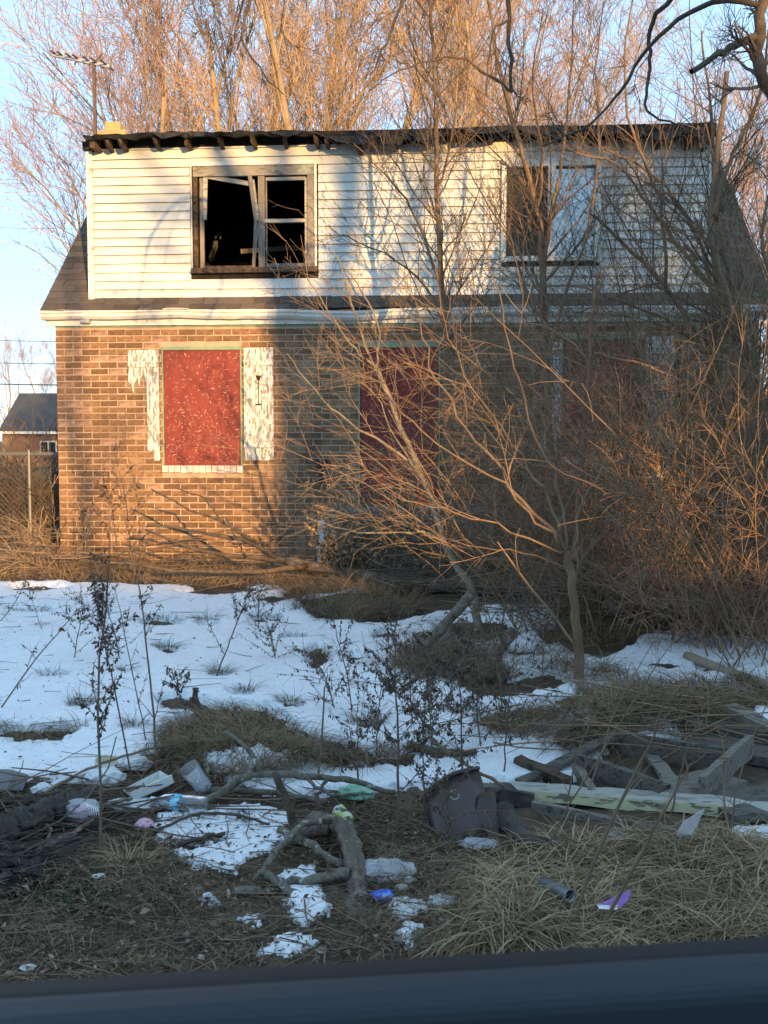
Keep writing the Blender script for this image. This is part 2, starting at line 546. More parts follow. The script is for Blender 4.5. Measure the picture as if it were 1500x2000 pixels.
def tube_mesh(name, batches, k=3, smooth=True, caps=False, ridge=0.0):
    V, F = [], []
    base = 0
    for P, Rd in batches:
        B, N, _ = P.shape
        T = norm(np.gradient(P, axis=1)) if N > 2 else np.repeat(norm(P[:, 1:] - P[:, :1]), 2, axis=1)
        mean = norm(P[:, -1] - P[:, 0])
        ref = np.where(np.abs(mean[:, 2:3]) > .8, np.array([[1., .2, 0]]), np.array([[.1, .1, 1.]]))[:, None, :]
        n1 = norm(np.cross(T, ref))
        n2 = np.cross(T, n1)
        a = (np.arange(k) * 2 * PI / k)
        rk = np.ones((B, N, k))
        if ridge:
            rk = 1 + ridge * rng.normal(0, 1, (B, 1, k)) + ridge * .5 * rng.normal(0, 1, (B, N, k)) + ridge * .7 * np.sin(np.linspace(0, 9, N)[None, :, None] + rng.uniform(0, 6, (B, 1, k)))
        ring = P[:, :, None, :] + (Rd[:, :, None] * rk)[..., None] * (np.cos(a)[None, None, :, None] * n1[:, :, None, :] + np.sin(a)[None, None, :, None] * n2[:, :, None, :])
        V.append(ring.reshape(-1, 3))
        ids = base + np.arange(B * N * k).reshape(B, N, k)
        nx = np.roll(ids, -1, axis=2)
        q = np.stack([ids[:, :-1], nx[:, :-1], nx[:, 1:], ids[:, 1:]], axis=-1).reshape(-1, 4)
        F.append(q)
        if caps and k >= 4:
            F.append(ids[:, 0, ::-1].reshape(-1, k))
            F.append(ids[:, -1].reshape(-1, k))
        base += B * N * k
    groups = {}
    for f in F:
        groups.setdefault(f.shape[1], []).append(f)
    return mesh_np(name, np.concatenate(V), [np.concatenate(g) for g in groups.values()], smooth)


def sub(pr, sel):
    return pr[0][sel], pr[1][sel]


def leaf_quads(P, D, size, width, curl=.3):
    """bent two-quad leaves at points P (K,3) along D"""
    K = len(P)
    D = norm(D)
    s = norm(np.cross(D, rng.normal(0, 1, (K, 3))))
    nn = np.cross(D, s)
    L = rng.uniform(size[0], size[1], K)[:, None]
    W = L * rng.uniform(width[0], width[1], K)[:, None]
    c = rng.uniform(-curl, curl, K)[:, None]
    v = np.stack([P, P + D * L * .5 + s * W * .5 + nn * L * c, P + D * L + nn * L * c * .4, P + D * L * .5 - s * W * .5 + nn * L * c * .7], axis=1)
    return v.reshape(-1, 3), np.arange(K * 4).reshape(K, 4)


def leaf_mesh(name, parts):
    V, F, b = [], [], 0
    for v, f in parts:
        V.append(v)
        F.append(f + b)
        b += len(v)
    return mesh_np(name, np.concatenate(V), [np.concatenate(F)])


def blades(P, D, length, width, droop=.6, nseg=3):
    """tapering grass strips from points P in directions D bending to the ground"""
    K = len(P)
    D = norm(D.copy())
    L = rng.uniform(length[0], length[1], K)[:, None]
    Wd = rng.uniform(width[0], width[1], K)[:, None]
    s = norm(np.cross(D, np.array([[0, 0, 1.]])) + rng.normal(0, .25, (K, 3)))
    rows = []
    p = P.copy()
    d = D.copy()
    for j in range(nseg + 1):
        wj = Wd * (1 - .8 * j / nseg)
        rows.append(np.stack([p - s * wj / 2, p + s * wj / 2], axis=1))
        p = p + d * L / nseg
        d[:, 2] -= droop / nseg
        d = norm(d + rng.normal(0, .10, (K, 3)))
        zz = gz(p[:, 0], p[:, 1]) + .004
        p[:, 2] = np.maximum(p[:, 2], zz)
    v = np.stack(rows, axis=1)                     # K, nseg+1, 2, 3
    ids = np.arange(K * (nseg + 1) * 2).reshape(K, nseg + 1, 2)
    f = np.stack([ids[:, :-1, 0], ids[:, :-1, 1], ids[:, 1:, 1], ids[:, 1:, 0]], axis=-1).reshape(-1, 4)
    return v.reshape(-1, 3), f

# ------------------------------------------------------------------ ground and snow
W_, H_, RS = 750, 1000, 2     # mask raster, half of the photograph


def poly_mask(poly):
    ins = np.zeros((H_, W_), bool)
    xs_ = [p[0] for p in poly]
    ys_ = [p[1] for p in poly]
    i0, i1 = max(0, int(min(ys_) / RS) - 1), min(H_, int(max(ys_) / RS) + 2)
    j0, j1 = max(0, int(min(xs_) / RS) - 1), min(W_, int(max(xs_) / RS) + 2)
    if i1 <= i0 or j1 <= j0:
        return ins
    yy, xx = np.mgrid[i0:i1, j0:j1]
    x, y = xx * RS + RS / 2, yy * RS + RS / 2
    w_ = np.zeros(x.shape, bool)
    n = len(poly)
    j = n - 1
    for i in range(n):
        xi, yi = poly[i]
        xj, yj = poly[j]
        w_ ^= ((yi > y) != (yj > y)) & (x < (xj - xi) * (y - yi) / (yj - yi + 1e-9) + xi)
        j = i
    ins[i0:i1, j0:j1] = w_
    return ins


def ell(cx, cy, rx, ry):
    return [(cx + rx * math.cos(a), cy + ry * math.sin(a)) for a in np.linspace(0, 2 * PI, 20)[:-1]]


SN = np.zeros((H_, W_), bool)
for pl in [
    [(-900, 1140), (120, 1138), (330, 1150), (540, 1152), (610, 1215), (760, 1228), (900, 1195), (1000, 1185), (1075, 1215), (1110, 1290), (1180, 1300), (1250, 1270), (1320, 1262), (2400, 1280), (2400, 1340),
     (1400, 1345), (1240, 1340), (1120, 1370), (1090, 1410), (1150, 1440), (1175, 1480), (1110, 1520), (960, 1535), (840, 1545), (700, 1530), (560, 1512), (430, 1500), (290, 1490), (180, 1522), (60, 1530), (-900, 1540)],
    [(560, 1160), (700, 1130), (740, 1150), (640, 1185)],
    [(300, 1590), (420, 1578), (560, 1590), (570, 1650), (520, 1680), (450, 1712), (370, 1690), (330, 1650), (290, 1620)],
    [(400, 1500), (560, 1490), (820, 1515), (840, 1548), (700, 1552), (520, 1555), (420, 1540)],
    [(550, 1710), (610, 1700), (622, 1740), (605, 1800), (560, 1800)],
    ell(565, 1850, 40, 18), ell(480, 1812, 26, 12), ell(400, 1775, 12, 8), ell(790, 1792, 40, 18), ell(866, 1775, 28, 15), ell(800, 1840, 24, 16), ell(882, 1818, 20, 6), ell(560, 1868, 36, 8),
    [(1425, 1640), (1470, 1615), (1700, 1620), (1700, 1670), (1440, 1668)],
    [(1465, 1400), (1700, 1370), (1700, 1470), (1480, 1440)],
    [(1240, 1440), (1330, 1440), (1325, 1475), (1250, 1470)], ell(1100, 1525, 30, 14), 
]:
    SN |= poly_mask(pl)
for pl in [
    [(280, 1470), (330, 1425), (430, 1385), (520, 1390), (600, 1440), (680, 1470), (800, 1480), (810, 1500), (690, 1505), (560, 1500), (440, 1505), (300, 1505)],
    [(-900, 1440), (60, 1425), (180, 1428), (140, 1450), (40, 1462), (-900, 1470)], ell(160, 1388, 30, 10), ell(330, 1278, 24, 12), ell(430, 1325, 26, 9), ell(320, 1222, 40, 9), ell(405, 1220, 28, 8), ell(265, 1428, 26, 7),
    ell(360, 1385, 50, 20), ell(570, 1385, 28, 10), ell(622, 1290, 25, 22), ell(690, 1196, 96, 20), [(755, 1322), (800, 1275), (860, 1262), (940, 1285), (1000, 1322), (880, 1342)], ell(900, 1235, 60, 12),
    ell(970, 1350, 70, 22), ell(1000, 1430, 80, 22), ell(1050, 1340, 60, 18), ell(1150, 1395, 90, 40), ell(1300, 1390, 60, 50), ell(830, 1478, 90, 10), ell(940, 1250, 60, 20), ell(1020, 1290, 40, 12),
    ell(700, 1290, 30, 8), ell(520, 1215, 36, 7), ell(250, 1320, 26, 6), ell(100, 1330, 30, 6), ell(480, 1360, 30, 7), ell(720, 1420, 40, 9), ell(1170, 1320, 50, 12), ell(1290, 1310, 40, 10), ell(1400, 1312, 46, 9), ell(900, 1400, 40, 12), ell(760, 1250, 36, 8), ell(580, 1250, 26, 6), ell(60, 1200, 50, 5), ell(1090, 1260, 40, 14),
    ell(620, 1160, 60, 8), ell(420, 1160, 90, 8), ell(80, 1150, 60, 6), ell(440, 1600, 50, 5), ell(390, 1650, 60, 6), ell(540, 1180, 40, 10),
]:
    SN &= ~poly_mask(pl)
SNf = SN.astype(float)
for _ in range(5):
    q = np.pad(SNf, 1, mode='edge')
    SNf = (q[:-2, 1:-1] + q[2:, 1:-1] + q[1:-1, :-2] + q[1:-1, 2:] + 2 * q[1:-1, 1:-1]) / 6


def snow_amount(x, y):
    u, v = proj(np.stack([x, y, np.zeros_like(x)], -1))
    u = np.abs(np.mod(u, 3000.0))                    # beyond the photographed strip the same broken cover goes on
    u = np.where(u > 1500, 3000 - u, u)
    near = np.clip((v - 1100) / 300, .3, 1.6)
    u = u + (16 * nz(x, y, 5.0, 3) + 9 * nz(x, y, 15, 4) + 6 * nz(x, y, 38, 14) + 4 * nz(x, y, 83, 15)) * np.clip(near, .6, 1.6)
    v = v + (8 * nz(x, y, 6.0, 5) + 5 * nz(x, y, 17, 6) + 4 * nz(x, y, 41, 16) + 3 * nz(x, y, 90, 17)) * near
    i = np.clip((v / RS - .5), 0, H_ - 1.001)
    j = np.clip((u / RS - .5), 0, W_ - 1.001)
    i0, j0 = i.astype(int), j.astype(int)
    fi, fj = i - i0, j - j0
    a = SNf[i0, j0] * (1 - fi) * (1 - fj) + SNf[i0 + 1, j0] * fi * (1 - fj) + SNf[i0, j0 + 1] * (1 - fi) * fj + SNf[i0 + 1, j0 + 1] * fi * fj
    return a


NR, NC = 620, 460
ys = 1.6 * (40 / 1.6) ** (np.linspace(0, 1, NR) ** .92)
ts = np.linspace(-.78, .78, NC)
GX = ys[:, None] * ts[None, :]
GY = np.repeat(ys[:, None], NC, axis=1)
GZ = gz(GX, GY) + .010 * nz(GX, GY, 14, 8) + .006 * nz(GX, GY, 33, 9)
ids = np.arange(NR * NC).reshape(NR, NC)
quads = np.stack([ids[:-1, :-1], ids[:-1, 1:], ids[1:, 1:], ids[1:, :-1]], -1).reshape(-1, 4)
link('ground', mesh_np('ground', np.stack([GX, GY, GZ], -1).reshape(-1, 3), [quads], True), M['soil'], kind='structure')
sa = snow_amount(GX, GY)
sm = np.clip((sa - .38) / .5, 0, 1)
thick = .010 + .034 * np.clip((GY - 3.9) / 1.5, 0, 1)
depth = np.where(sa > .38, thick * sm ** .6 + .008, -.02) + .008 * nz(GX, GY, 4, 12) * sm + .0035 * nz(GX, GY, 41, 13) * sm
SZ = gz(GX, GY) + depth
keep = (sa.ravel()[quads] > .36).any(axis=1)
used = np.unique(quads[keep])
remap = -np.ones(NR * NC, int)
remap[used] = np.arange(len(used))
SV = np.stack([GX, GY, SZ], -1).reshape(-1, 3)[used]
link('snow', mesh_np('snow', SV, [remap[quads[keep]]], True), M['snow'], kind='structure')
mb = MB()
for (a, b, c, d) in [(-900, 900, -900, 1.7), (-900, 900, 39.0, 1500)]:
    mb.add([(a, c, -.06), (b, c, -.06), (b, d, -.06), (a, d, -.06)], [(0, 1, 2, 3)])
mb.add([(-900, 1.7, -.06), (-1.2, 1.7, -.06), (-30.2, 39.0, -.06), (-900, 39.0, -.06)], [(0, 1, 2, 3)])
mb.add([(1.2, 1.7, -.06), (900, 1.7, -.06), (900, 39.0, -.06), (30.2, 39.0, -.06)], [(0, 1, 2, 3)])
mb.build('terrain', M['far_ground'], kind='structure')

# ------------------------------------------------------------------ the house
HA = R(4.2)
HX, HY, HW = -3.92, 12.35, 8.20
house = thing('abandoned_house', 'derelict brick house with white siding dormer, charred eave and red boarded openings', 'house', (HX, HY, 0), rz=-HA)
ca, sa_ = math.cos(HA), math.sin(HA)


def to_local(p):
    dx, dy = p[0] - HX, p[1] - HY
    return np.array([dx * ca - dy * sa_, dx * sa_ + dy * ca, p[2]])


def to_world(p):
    return np.array([HX + p[0] * ca + p[1] * sa_, HY - p[0] * sa_ + p[1] * ca, p[2]])


def hp(u, v, yl=0.0):
    o = to_local((0, 0, CAMZ))
    d = ray(u, v)
    dl = np.array([d[0] * ca - d[1] * sa_, d[0] * sa_ + d[1] * ca, d[2]])
    t = (yl - o[1]) / dl[1]
    p = o + dl * t
    return p[0], p[2]


def rect(u0, v0, u1, v1, yl=0.0):
    x0, z1 = hp(u0, (v0), yl)
    x1, z0 = hp(u1, v1, yl)
    return x0, x1, z0, z1


WT = 2.87                                     # top of the brick
O_WIN1 = rect(316, 677, 474, 909)
O_DOOR = rect(700, 672, 859, 985)
O_WIN2 = rect(1097, 656, 1258, 892)
O_UP1 = rect(375, 322, 616, 529)
O_UP2 = rect(987, 322, 1166, 508)
OPEN = [O_WIN1, O_DOOR, O_WIN2]

# wall: mortar slab with holes
def slab_with_holes(mb, x0, x1, z0, z1, holes, y0, y1):
    xs = sorted(set([x0, x1] + [h[0] for h in holes] + [h[1] for h in holes]))
    zs = sorted(set([z0, z1] + [h[2] for h in holes] + [h[3] for h in holes]))
    for i in range(len(xs) - 1):
        run = None
        for j in range(len(zs) - 1):
            cx, cz = (xs[i] + xs[i + 1]) / 2, (zs[j] + zs[j + 1]) / 2
            if any(h[0] < cx < h[1] and h[2] < cz < h[3] for h in holes):
                continue
            mb.box(xs[i], xs[i + 1], y0, y1, zs[j], zs[j + 1])


mb = MB()
slab_with_holes(mb, 0, HW, -.1, WT, OPEN, 0, .2)
mb.box(0, .2, .2, 6, -.1, WT)
mb.box(HW - .2, HW, .2, 6, -.1, WT)
mb.box(.2, HW - .2, 5.8, 6, -.1, WT)
wall = mb.build('wall', M['mortar'], house)

# bricks
CO, BL, BH, JT = .0763, .201, .0625, .0125


def brick_mesh(L=BL, jit=.002):
    m_ = MB()
    vs = []
    e = .004
    for y, ins in ((.02, 0), (-.003, 0), (-.006, e)):
        for (sx, sz) in ((-1, -1), (1, -1), (1, 1), (-1, 1)):
            vs.append((sx * (L / 2 - ins) + random.uniform(-jit, jit), y + random.uniform(-jit, jit) * .6, sz * (BH / 2 - ins) + random.uniform(-jit, jit)))
    fs = []
    for j in range(2):
        for i in range(4):
            fs.append((j * 4 + i, j * 4 + (i + 1) % 4, (j + 1) * 4 + (i + 1) % 4, (j + 1) * 4 + i))
    fs.append((8, 9, 10, 11))
    m_.add(vs, fs)
    return m_


brick_vars = []
for i in range(10):
    me = brick_mesh().mesh('brick')
    me.materials.append(M['brick'] if i < 8 else M['brick_pale'])
    brick_vars.append(me)
full, cut = [], []
row = 0
z = .0
while z + BH < WT:
    zc = z + BH / 2
    x = -(BL + JT) / 2 if row % 2 else 0.0
    while x < HW:
        a, b = max(x, 0), min(x + BL, HW)
        segs = [(a, b)]
        for h in OPEN + [(O_WIN1[0] - .005, O_WIN1[1] + .005, O_WIN1[2] - .095, O_WIN1[2])]:
            if h[2] - .03 < zc < h[3] + .03:
                ns = []
                for (s0, s1) in segs:
                    if s1 <= h[0] or s0 >= h[1]:
                        ns.append((s0, s1))
                    else:
                        if s0 < h[0] - .03:
                            ns.append((s0, h[0] - .004))
                        if s1 > h[1] + .03:
                            ns.append((h[1] + .004, s1))
                segs = ns
        for (s0, s1) in segs:
            if s1 - s0 < .03:
                continue
            ((full if abs(s1 - s0 - BL) < .002 else cut)).append(((s0 + s1) / 2, zc, s1 - s0))
        x += BL + JT
    z += CO
    row += 1


def brick_u(b):
    return proj(to_world((b[0], 0, b[1])))[0]


full.sort(key=brick_u)
singles, rest = full[:300], full[300:] + cut
for (cx, cz, L) in singles:
    u, v = proj(to_world((cx, 0, cz)))
    pale = random.random() < (.11 if u < 330 else .02)
    o = link('brick', random.choice(brick_vars[8:] if pale else brick_vars[:8]), None, wall, loc=(cx + random.uniform(-.002, .002), random.uniform(-.002, .003), cz + random.uniform(-.0015, .0015)))
    o.rotation_euler = (random.gauss(0, .012), random.gauss(0, .006), random.gauss(0, .01))
mbk = MB()
for (cx, cz, L) in rest:
    m_ = brick_mesh(L)
    mbk.add([(p[0] + cx, p[1] + random.uniform(-.001, .001), p[2] + cz) for p in m_.v], m_.f)
mbk.build('brickwork', M['brick'], wall, kind='stuff')
# side bricks of the left gable corner so the edge is toothed
mb = MB()
for r_ in range(row):
    for k in range(3):
        mb.box(-.008, .02, .012 + k * .2135, .012 + k * .2135 + .203, r_ * CO, r_ * CO + BH, jit=.0015)
mb.build('gable_brickwork', M['brick'], wall, kind='stuff')

# gables
SL = math.tan(R(42))
RY = 3.0
EZ = 3.02
mb = MB()
for x in (0.0, HW - .2):
    mb.prism([(x, 0, WT), (x, RY, WT + RY * SL + .02), (x, 6, WT)], (.2, 0, 0))
mb.build('gable_wall', M['brick_far'], house)

# main roof
mb = MB()
for sgn in (0, 1):
    y0, y1 = (-.14, RY) if sgn == 0 else (6.14, RY)
    z0, z1 = EZ, EZ + (RY + .14) * SL
    for (xa, xb) in ((-.10, .42), (HW - .45, HW + .10)) if sgn == 0 else ((-.1, HW + .1),):
        mb.prism([(xa, y0, z0), (xa, y1, z1), (xa, y1, z1 - .10), (xa, y0, z0 - .06)], (xb - xa, 0, 0))
mb.prism([(.42, -.14, EZ), (.42, .10, EZ + .24 * SL), (.42, .10, EZ + .24 * SL - .08), (.42, -.14, EZ - .06)], (HW - .87, 0, 0))
roof = mb.build('roof', M['roof_base'], house)
sh_meshes = []
for i in range(6):
    m_ = MB()
    m_.box(-.15, .15, -.085, .085, 0, .007, jit=.003)
    me = m_.mesh('shingle')
    me.materials.append(M['shingle'])
    sh_meshes.append(me)
ang = math.atan(SL)


def shingle(x, s, L=.3):
    """s = distance up the slope from the eave edge"""
    y = -.15 + s * math.cos(ang)
    zz = EZ + s * math.sin(ang)
    o = link('shingle', random.choice(sh_meshes), None, roof, loc=(x, y - .010 * math.sin(ang), zz + .012 * math.cos(ang)))
    o.rotation_euler = (ang - .05 + random.gauss(0, .012), random.gauss(0, .01), random.gauss(0, .012))
    o.scale = (L / .3, 1, 1)


CEXP = .128
for c in range(20):
    off = (.0, .16, .08)[c % 3]
    xs_ = -.12
    first = True
    while xs_ < .40:
        L = .30 if not first else .30 - off
        shingle(xs_ + L / 2, .07 + c * CEXP, L - .004)
        xs_ += L
        first = False
    xs_ = HW + .12
    first = True
    while xs_ > HW - .42:
        L = .30 if not first else .30 - off
        shingle(xs_ - L / 2, .07 + c * CEXP, L - .004)
        xs_ -= L
        first = False
for c in range(2):
    x = .46 + (.15 if c else 0)
    while x < HW - .5:
        shingle(x + .15, .07 + c * CEXP * .8, .296)
        x += .30

# dormer
DX0, DX1 = hp(172, 400)[0], hp(1393, 400)[0]
DZ0, DZ1 = hp(200, 596)[1] - .02, hp(200, 294)[1]
DY = .03
mb = MB()
slab_with_holes(mb, DX0 + .03, DX1 - .03, DZ0, DZ1, [O_UP1, O_UP2], DY + .012, DY + .12)
dormer = mb.build('dormer_wall', M['char'], house)
mb = MB()
for x in (DX0, DX1 - .03):
    mb.prism([(x, DY + .012, DZ0), (x, DY + .012, DZ1 + .02), (x, RY, DZ1 + .72), (x, RY, DZ1 + .3)], (.03, 0, 0))
mb.build('dormer_cheek', M['siding'], house)
# corner trims
for (x0, x1) in ((DX0 - .015, DX0 + .055), (DX1 - .055, DX1 + .015)):
    mb = MB()
    mb.box(x0, x1, DY - .034, DY + .011, DZ0, DZ1 + .01, jit=.001)
    mb.build('corner_trim', M['white_trim'], house)
# siding boards
NB = 18
bh = (DZ1 - DZ0) / NB
for i in range(NB):
    z0, z1 = DZ0 + i * bh, DZ0 + (i + 1) * bh
    zc = (z0 + z1) / 2
    segs = [(DX0 + .058, DX1 - .058)]
    for h in (O_UP1, O_UP2):
        if h[2] - .05 < zc < h[3] + .03:
            ns = []
            for (s0, s1) in segs:
                if s1 <= h[0] or s0 >= h[1]:
                    ns.append((s0, s1))
                else:
                    ns += [(s0, h[0] - .035), (h[1] + .035, s1)]
            segs = ns
    fin = []
    for (s0, s1) in segs:
        L = s1 - s0
        if L > 3.8:
            c = s0 + L * (.46 + .1 * math.sin(i * 2.3))
            fin += [(s0, c - .0015), (c + .0015, s1)]
        else:
            fin.append((s0, s1))
    for (s0, s1) in fin:
        m_ = MB()
        n = max(2, int((s1 - s0) / .35))
        vs = []
        for k in range(n + 1):
            x = s0 + (s1 - s0) * k / n
            wv = .0035 * math.sin(x * 2.1 + i * 1.3) + random.gauss(0, .0012)
            dz = .003 * math.sin(x * 1.1 + i) + random.gauss(0, .0008)
            top = z1 + .012
            vs += [(x, DY + .009, top), (x, DY - .021 + wv, z0 + dz), (x, DY + .007 + wv, z0 + dz + .008)]
        fs = []
        for k in range(n):
            a = k * 3
            fs += [(a, a + 1, a + 4, a + 3), (a + 1, a + 2, a + 5, a + 4), (a + 2, a, a + 3, a + 5)]
        fs += [(0, 2, 1), (n * 3, n * 3 + 1, n * 3 + 2)]
        m_.add(vs, fs)
        m_.build('siding_board', M['siding'], dormer, smooth=False)

# dormer roof: sagging black deck with torn edge, rafter tails below
def edge_v(u):
    return float(np.interp(u, [150, 165, 300, 420, 560, 660, 700, 780, 900, 1010, 1120, 1250, 1330, 1392], [266, 264, 259, 257, 255, 256, 268, 263, 252, 243, 247, 255, 257, 262]))


n = 90
x0, x1 = hp(163, 262, -.28)[0], hp(1394, 262, -.28)[0]
vs, fs = [], []
for k in range(n + 1):
    x = x0 + (x1 - x0) * k / n
    u = 163 + (1394 - 163) * k / n
    ze = hp(u, edge_v(u), -.28)[1] + random.gauss(0, .006)
    yy = -.28 + random.gauss(0, .018)
    th = .022 + abs(random.gauss(0, .014)) + (.05 if 690 < u < 800 else 0)
    zb = DZ1 + .80
    vs += [(x, yy, ze), (x, 1.4, ze + .37), (x, RY + .1, zb + .12), (x, RY + .1, zb), (x, 1.4, ze + .28), (x, yy + .03, ze - th)]
for k in range(n):
    a = k * 6
    for j in range(6):
        fs.append((a + j, a + (j + 1) % 6, a + 6 + (j + 1) % 6, a + 6 + j))
fs += [(5, 4, 3, 2, 1, 0), tuple(n * 6 + j for j in range(6))]
m_ = MB()
m_.add(vs, fs)
m_.build('dormer_roof', M['tar'], house)
# torn paper flaps along the eave
for (u, wd_, dr) in [(330, 60, 10), (385, 40, 8), (560, 70, 9), (690, 90, 17), (830, 70, 12), (950, 90, 16), (1060, 90, 18), (1180, 70, 14), (1290, 80, 15)]:
    m_ = MB()
    x, ze = hp(u, edge_v(u), -.27)
    wm = wd_ / 163
    k = 7
    vs = []
    for i in range(k + 1):
        f = i / k
        dd = dr / 163 * math.sin(PI * f) ** .6 * random.uniform(.7, 1.2) + .01
        vs += [(x + wm * (f - .5), -.285, ze - .004), (x + wm * (f - .5) + random.gauss(0, .005), -.30 + random.gauss(0, .012), ze - dd)]
    m_.add(vs, [(2 * i, 2 * i + 1, 2 * i + 3, 2 * i + 2) for i in range(k)])
    m_.build('torn_roofing', M['tar'], house)
for u in [180, 202, 233, 297, 362, 425, 490, 551, 615, 635, 700, 770, 835, 900, 960, 1030, 1095, 1160, 1225, 1290, 1350, 1385]:
    m_ = MB()
    x, zt = hp(u, edge_v(u) + 6, -.25)
    wd2 = .022 if u not in (180, 202) else .03
    q = random.uniform(-.02, .02)
    hh = .098 if u < 680 else .08
    m_.add([(x - wd2 + q, -.235, zt - .01), (x + wd2 + q, -.235, zt - .012), (x + wd2 + q * 1.5, -.20, zt - hh), (x - wd2 + q * 1.5, -.205, zt - hh * .95),
            (x - wd2, .12, zt + .05), (x + wd2, .12, zt + .05), (x + wd2, .12, zt - .10), (x - wd2, .12, zt - .10)],
           [(0, 3, 2, 1), (4, 5, 6, 7), (0, 1, 5, 4), (1, 2, 6, 5), (2, 3, 7, 6), (3, 0, 4, 7)])
    m_.v = [(p[0], p[1] + (random.uniform(-.03, .05) if p[1] < 0 else 0), p[2] + (random.uniform(0, .03) if p[1] < 0 and p[2] < zt - .05 else 0)) for p in m_.v]
    m_.build('rafter_tail', M['char_wood'], house)
m_ = MB()
m_.box(DX0 - .02, DX1 + .02, DY - .035, DY + .008, DZ1 + .02, DZ1 + .17, jit=.004)
m_.box(DX0 + .03, DX1 - .03, DY + .14, DY + .17, DZ1 - .3, DZ1 + .12)
m_.box(DX0 - .04, DX0 + .16, -.06, .1, DZ1 - .005, DZ1 + .10, jit=.01)
m_.build('charred_plate', M['char'], house)
m_ = MB()
zt = DZ1 + .012
m_.box(DX0 + .02, hp(655, 290)[0], DY - .022, DY + .010, zt - .006, zt + .016, jit=.002)
m_.build('frieze_strip', M['white_trim'], house)

# soffit, fascia, gutter
m_ = MB()
m_.box(-.10, HW + .08, -.05, -.012, WT - .012, WT + .07)
m_.build('fascia', M['white_trim'], house)
m_ = MB()
m_.box(.0, HW, -.014, .0, WT - .030, WT - .013)
m_.build('green_moulding', M['green_trim'], house)
prof = [(-.052, 0.155), (-.052, 0.045), (-.115, 0.045), (-.145, .075), (-.150, .105), (-.165, .120), (-.165, .150), (-.158, .150), (-.158, .124), (-.142, .108), (-.110, .06), (-.060, .06), (-.060, .155)]
vs, fs = [], []
n = 70
for k in range(n + 1):
    x = -.13 + (HW + .21) * k / n
    dz = .010 * math.sin(x * 1.4) + .006 * math.sin(x * 4.7 + 1) + random.gauss(0, .0015) - .02 * math.exp(-((x - 3.6) / .7) ** 2)
    for j, (yy, zz) in enumerate(prof):
        vs.append((x, yy + random.gauss(0, .0008), WT + .005 + zz + dz))
np_ = len(prof)
for k in range(n):
    for j in range(np_):
        a, b = k * np_ + j, k * np_ + (j + 1) % np_
        fs.append((a, b, b + np_, a + np_))
fs += [tuple(range(np_)), tuple(range(n * np_, (n + 1) * np_))[::-1]]
m_ = MB()
m_.add(vs, fs)
gut = m_.build('gutter', M['white_trim'], house)
x, zz = hp(166, 628, -.1)
m_ = MB()
m_.box(x - .055, x + .055, -.12, -.052, zz - .02, zz + .022, jit=.004)
m_.box(x - .035, x + .035, -.13, -.121, zz - .012, zz + .010, jit=.003)
m_.build('downspout_outlet', M['alu'], gut)

# boarded openings
def boarded(o, name, sill, rec=.03, top_trim=True):
    x0, x1, z0, z1 = o
    fr = MB()
    t = .028
    fr.box(x0, x0 + t * .6, -.018, .06, z0, z1, jit=.001)
    fr.box(x1 - t * .6, x1, -.018, .06, z0, z1, jit=.001)
    fr.box(x0 + t * .6, x1 - t * .6, -.020, .06, z1 - t * 1.5, z1, jit=.001)
    frame = fr.build(name + '_frame', M['green_trim'], house)
    b = MB()
    nx_, nz_ = 6, 9
    bx0, bx1, bz0, bz1 = x0 + t * .6 + .002, x1 - t * .6 - .002, z0 + .002, z1 - t * 1.5 - .002
    vs, fs = [], []
    for i in range(nx_ + 1):
        for j in range(nz_ + 1):
            vs.append((bx0 + (bx1 - bx0) * i / nx_, -.004 + .004 * math.sin(i * .9 + j * .7), bz0 + (bz1 - bz0) * j / nz_))
    for i in range(nx_):
        for j in range(nz_):
            a = i * (nz_ + 1) + j
            fs.append((a, a + nz_ + 1, a + nz_ + 2, a + 1))
    b.add(vs, fs)
    b.box(bx0, bx1, .004, .018, bz0, bz1)
    pn = b.build('plywood_panel', M['red_board'], frame)
    cv, cf = [], []
    nch = int(460 * (bx1 - bx0) * (bz1 - bz0))
    for _ in range(nch):
        cx, cz = random.uniform(bx0 + .03, bx1 - .03), bz0 + .03 + (bz1 - bz0 - .06) * random.random() ** 1.25
        a, L2, w2 = random.gauss(.7, .9), random.choice((.008, .012, .016, .024)), random.uniform(.0014, .0036) * (2.2 if random.random() < .07 else 1)
        ca_, sn = math.cos(a), math.sin(a)
        k = len(cv)
        cv += [(cx + ca_ * i - sn * j, -.0092, cz + sn * i + ca_ * j) for i, j in ((-L2, -w2 * .6), (L2 * .8, -w2), (L2, w2 * .5), (-L2 * .7, w2))]
        cf.append((k, k + 1, k + 2, k + 3))
    q = MB()
    q.add(cv, cf)
    q.build('wood_chip', M['wood_chip'], frame, kind='stuff')
    if sill:
        s = link('window_sill', None, None, house)
        k = 13
        for i in range(k):
            q = MB()
            wv = (x1 - x0 + .02) / k
            xa = x0 - .01 + i * wv
            q.box(xa + .003, xa + wv - .003, -.035 + random.uniform(-.004, .004), .03, z0 - .088 + random.uniform(-.004, .006), z0 - .004, jit=.003)
            q.build('sill_brick', M['white_brick'], s)
    return frame


boarded(O_WIN1, 'window', True)
boarded(O_DOOR, 'door', False)
boarded(O_WIN2, 'window', True)


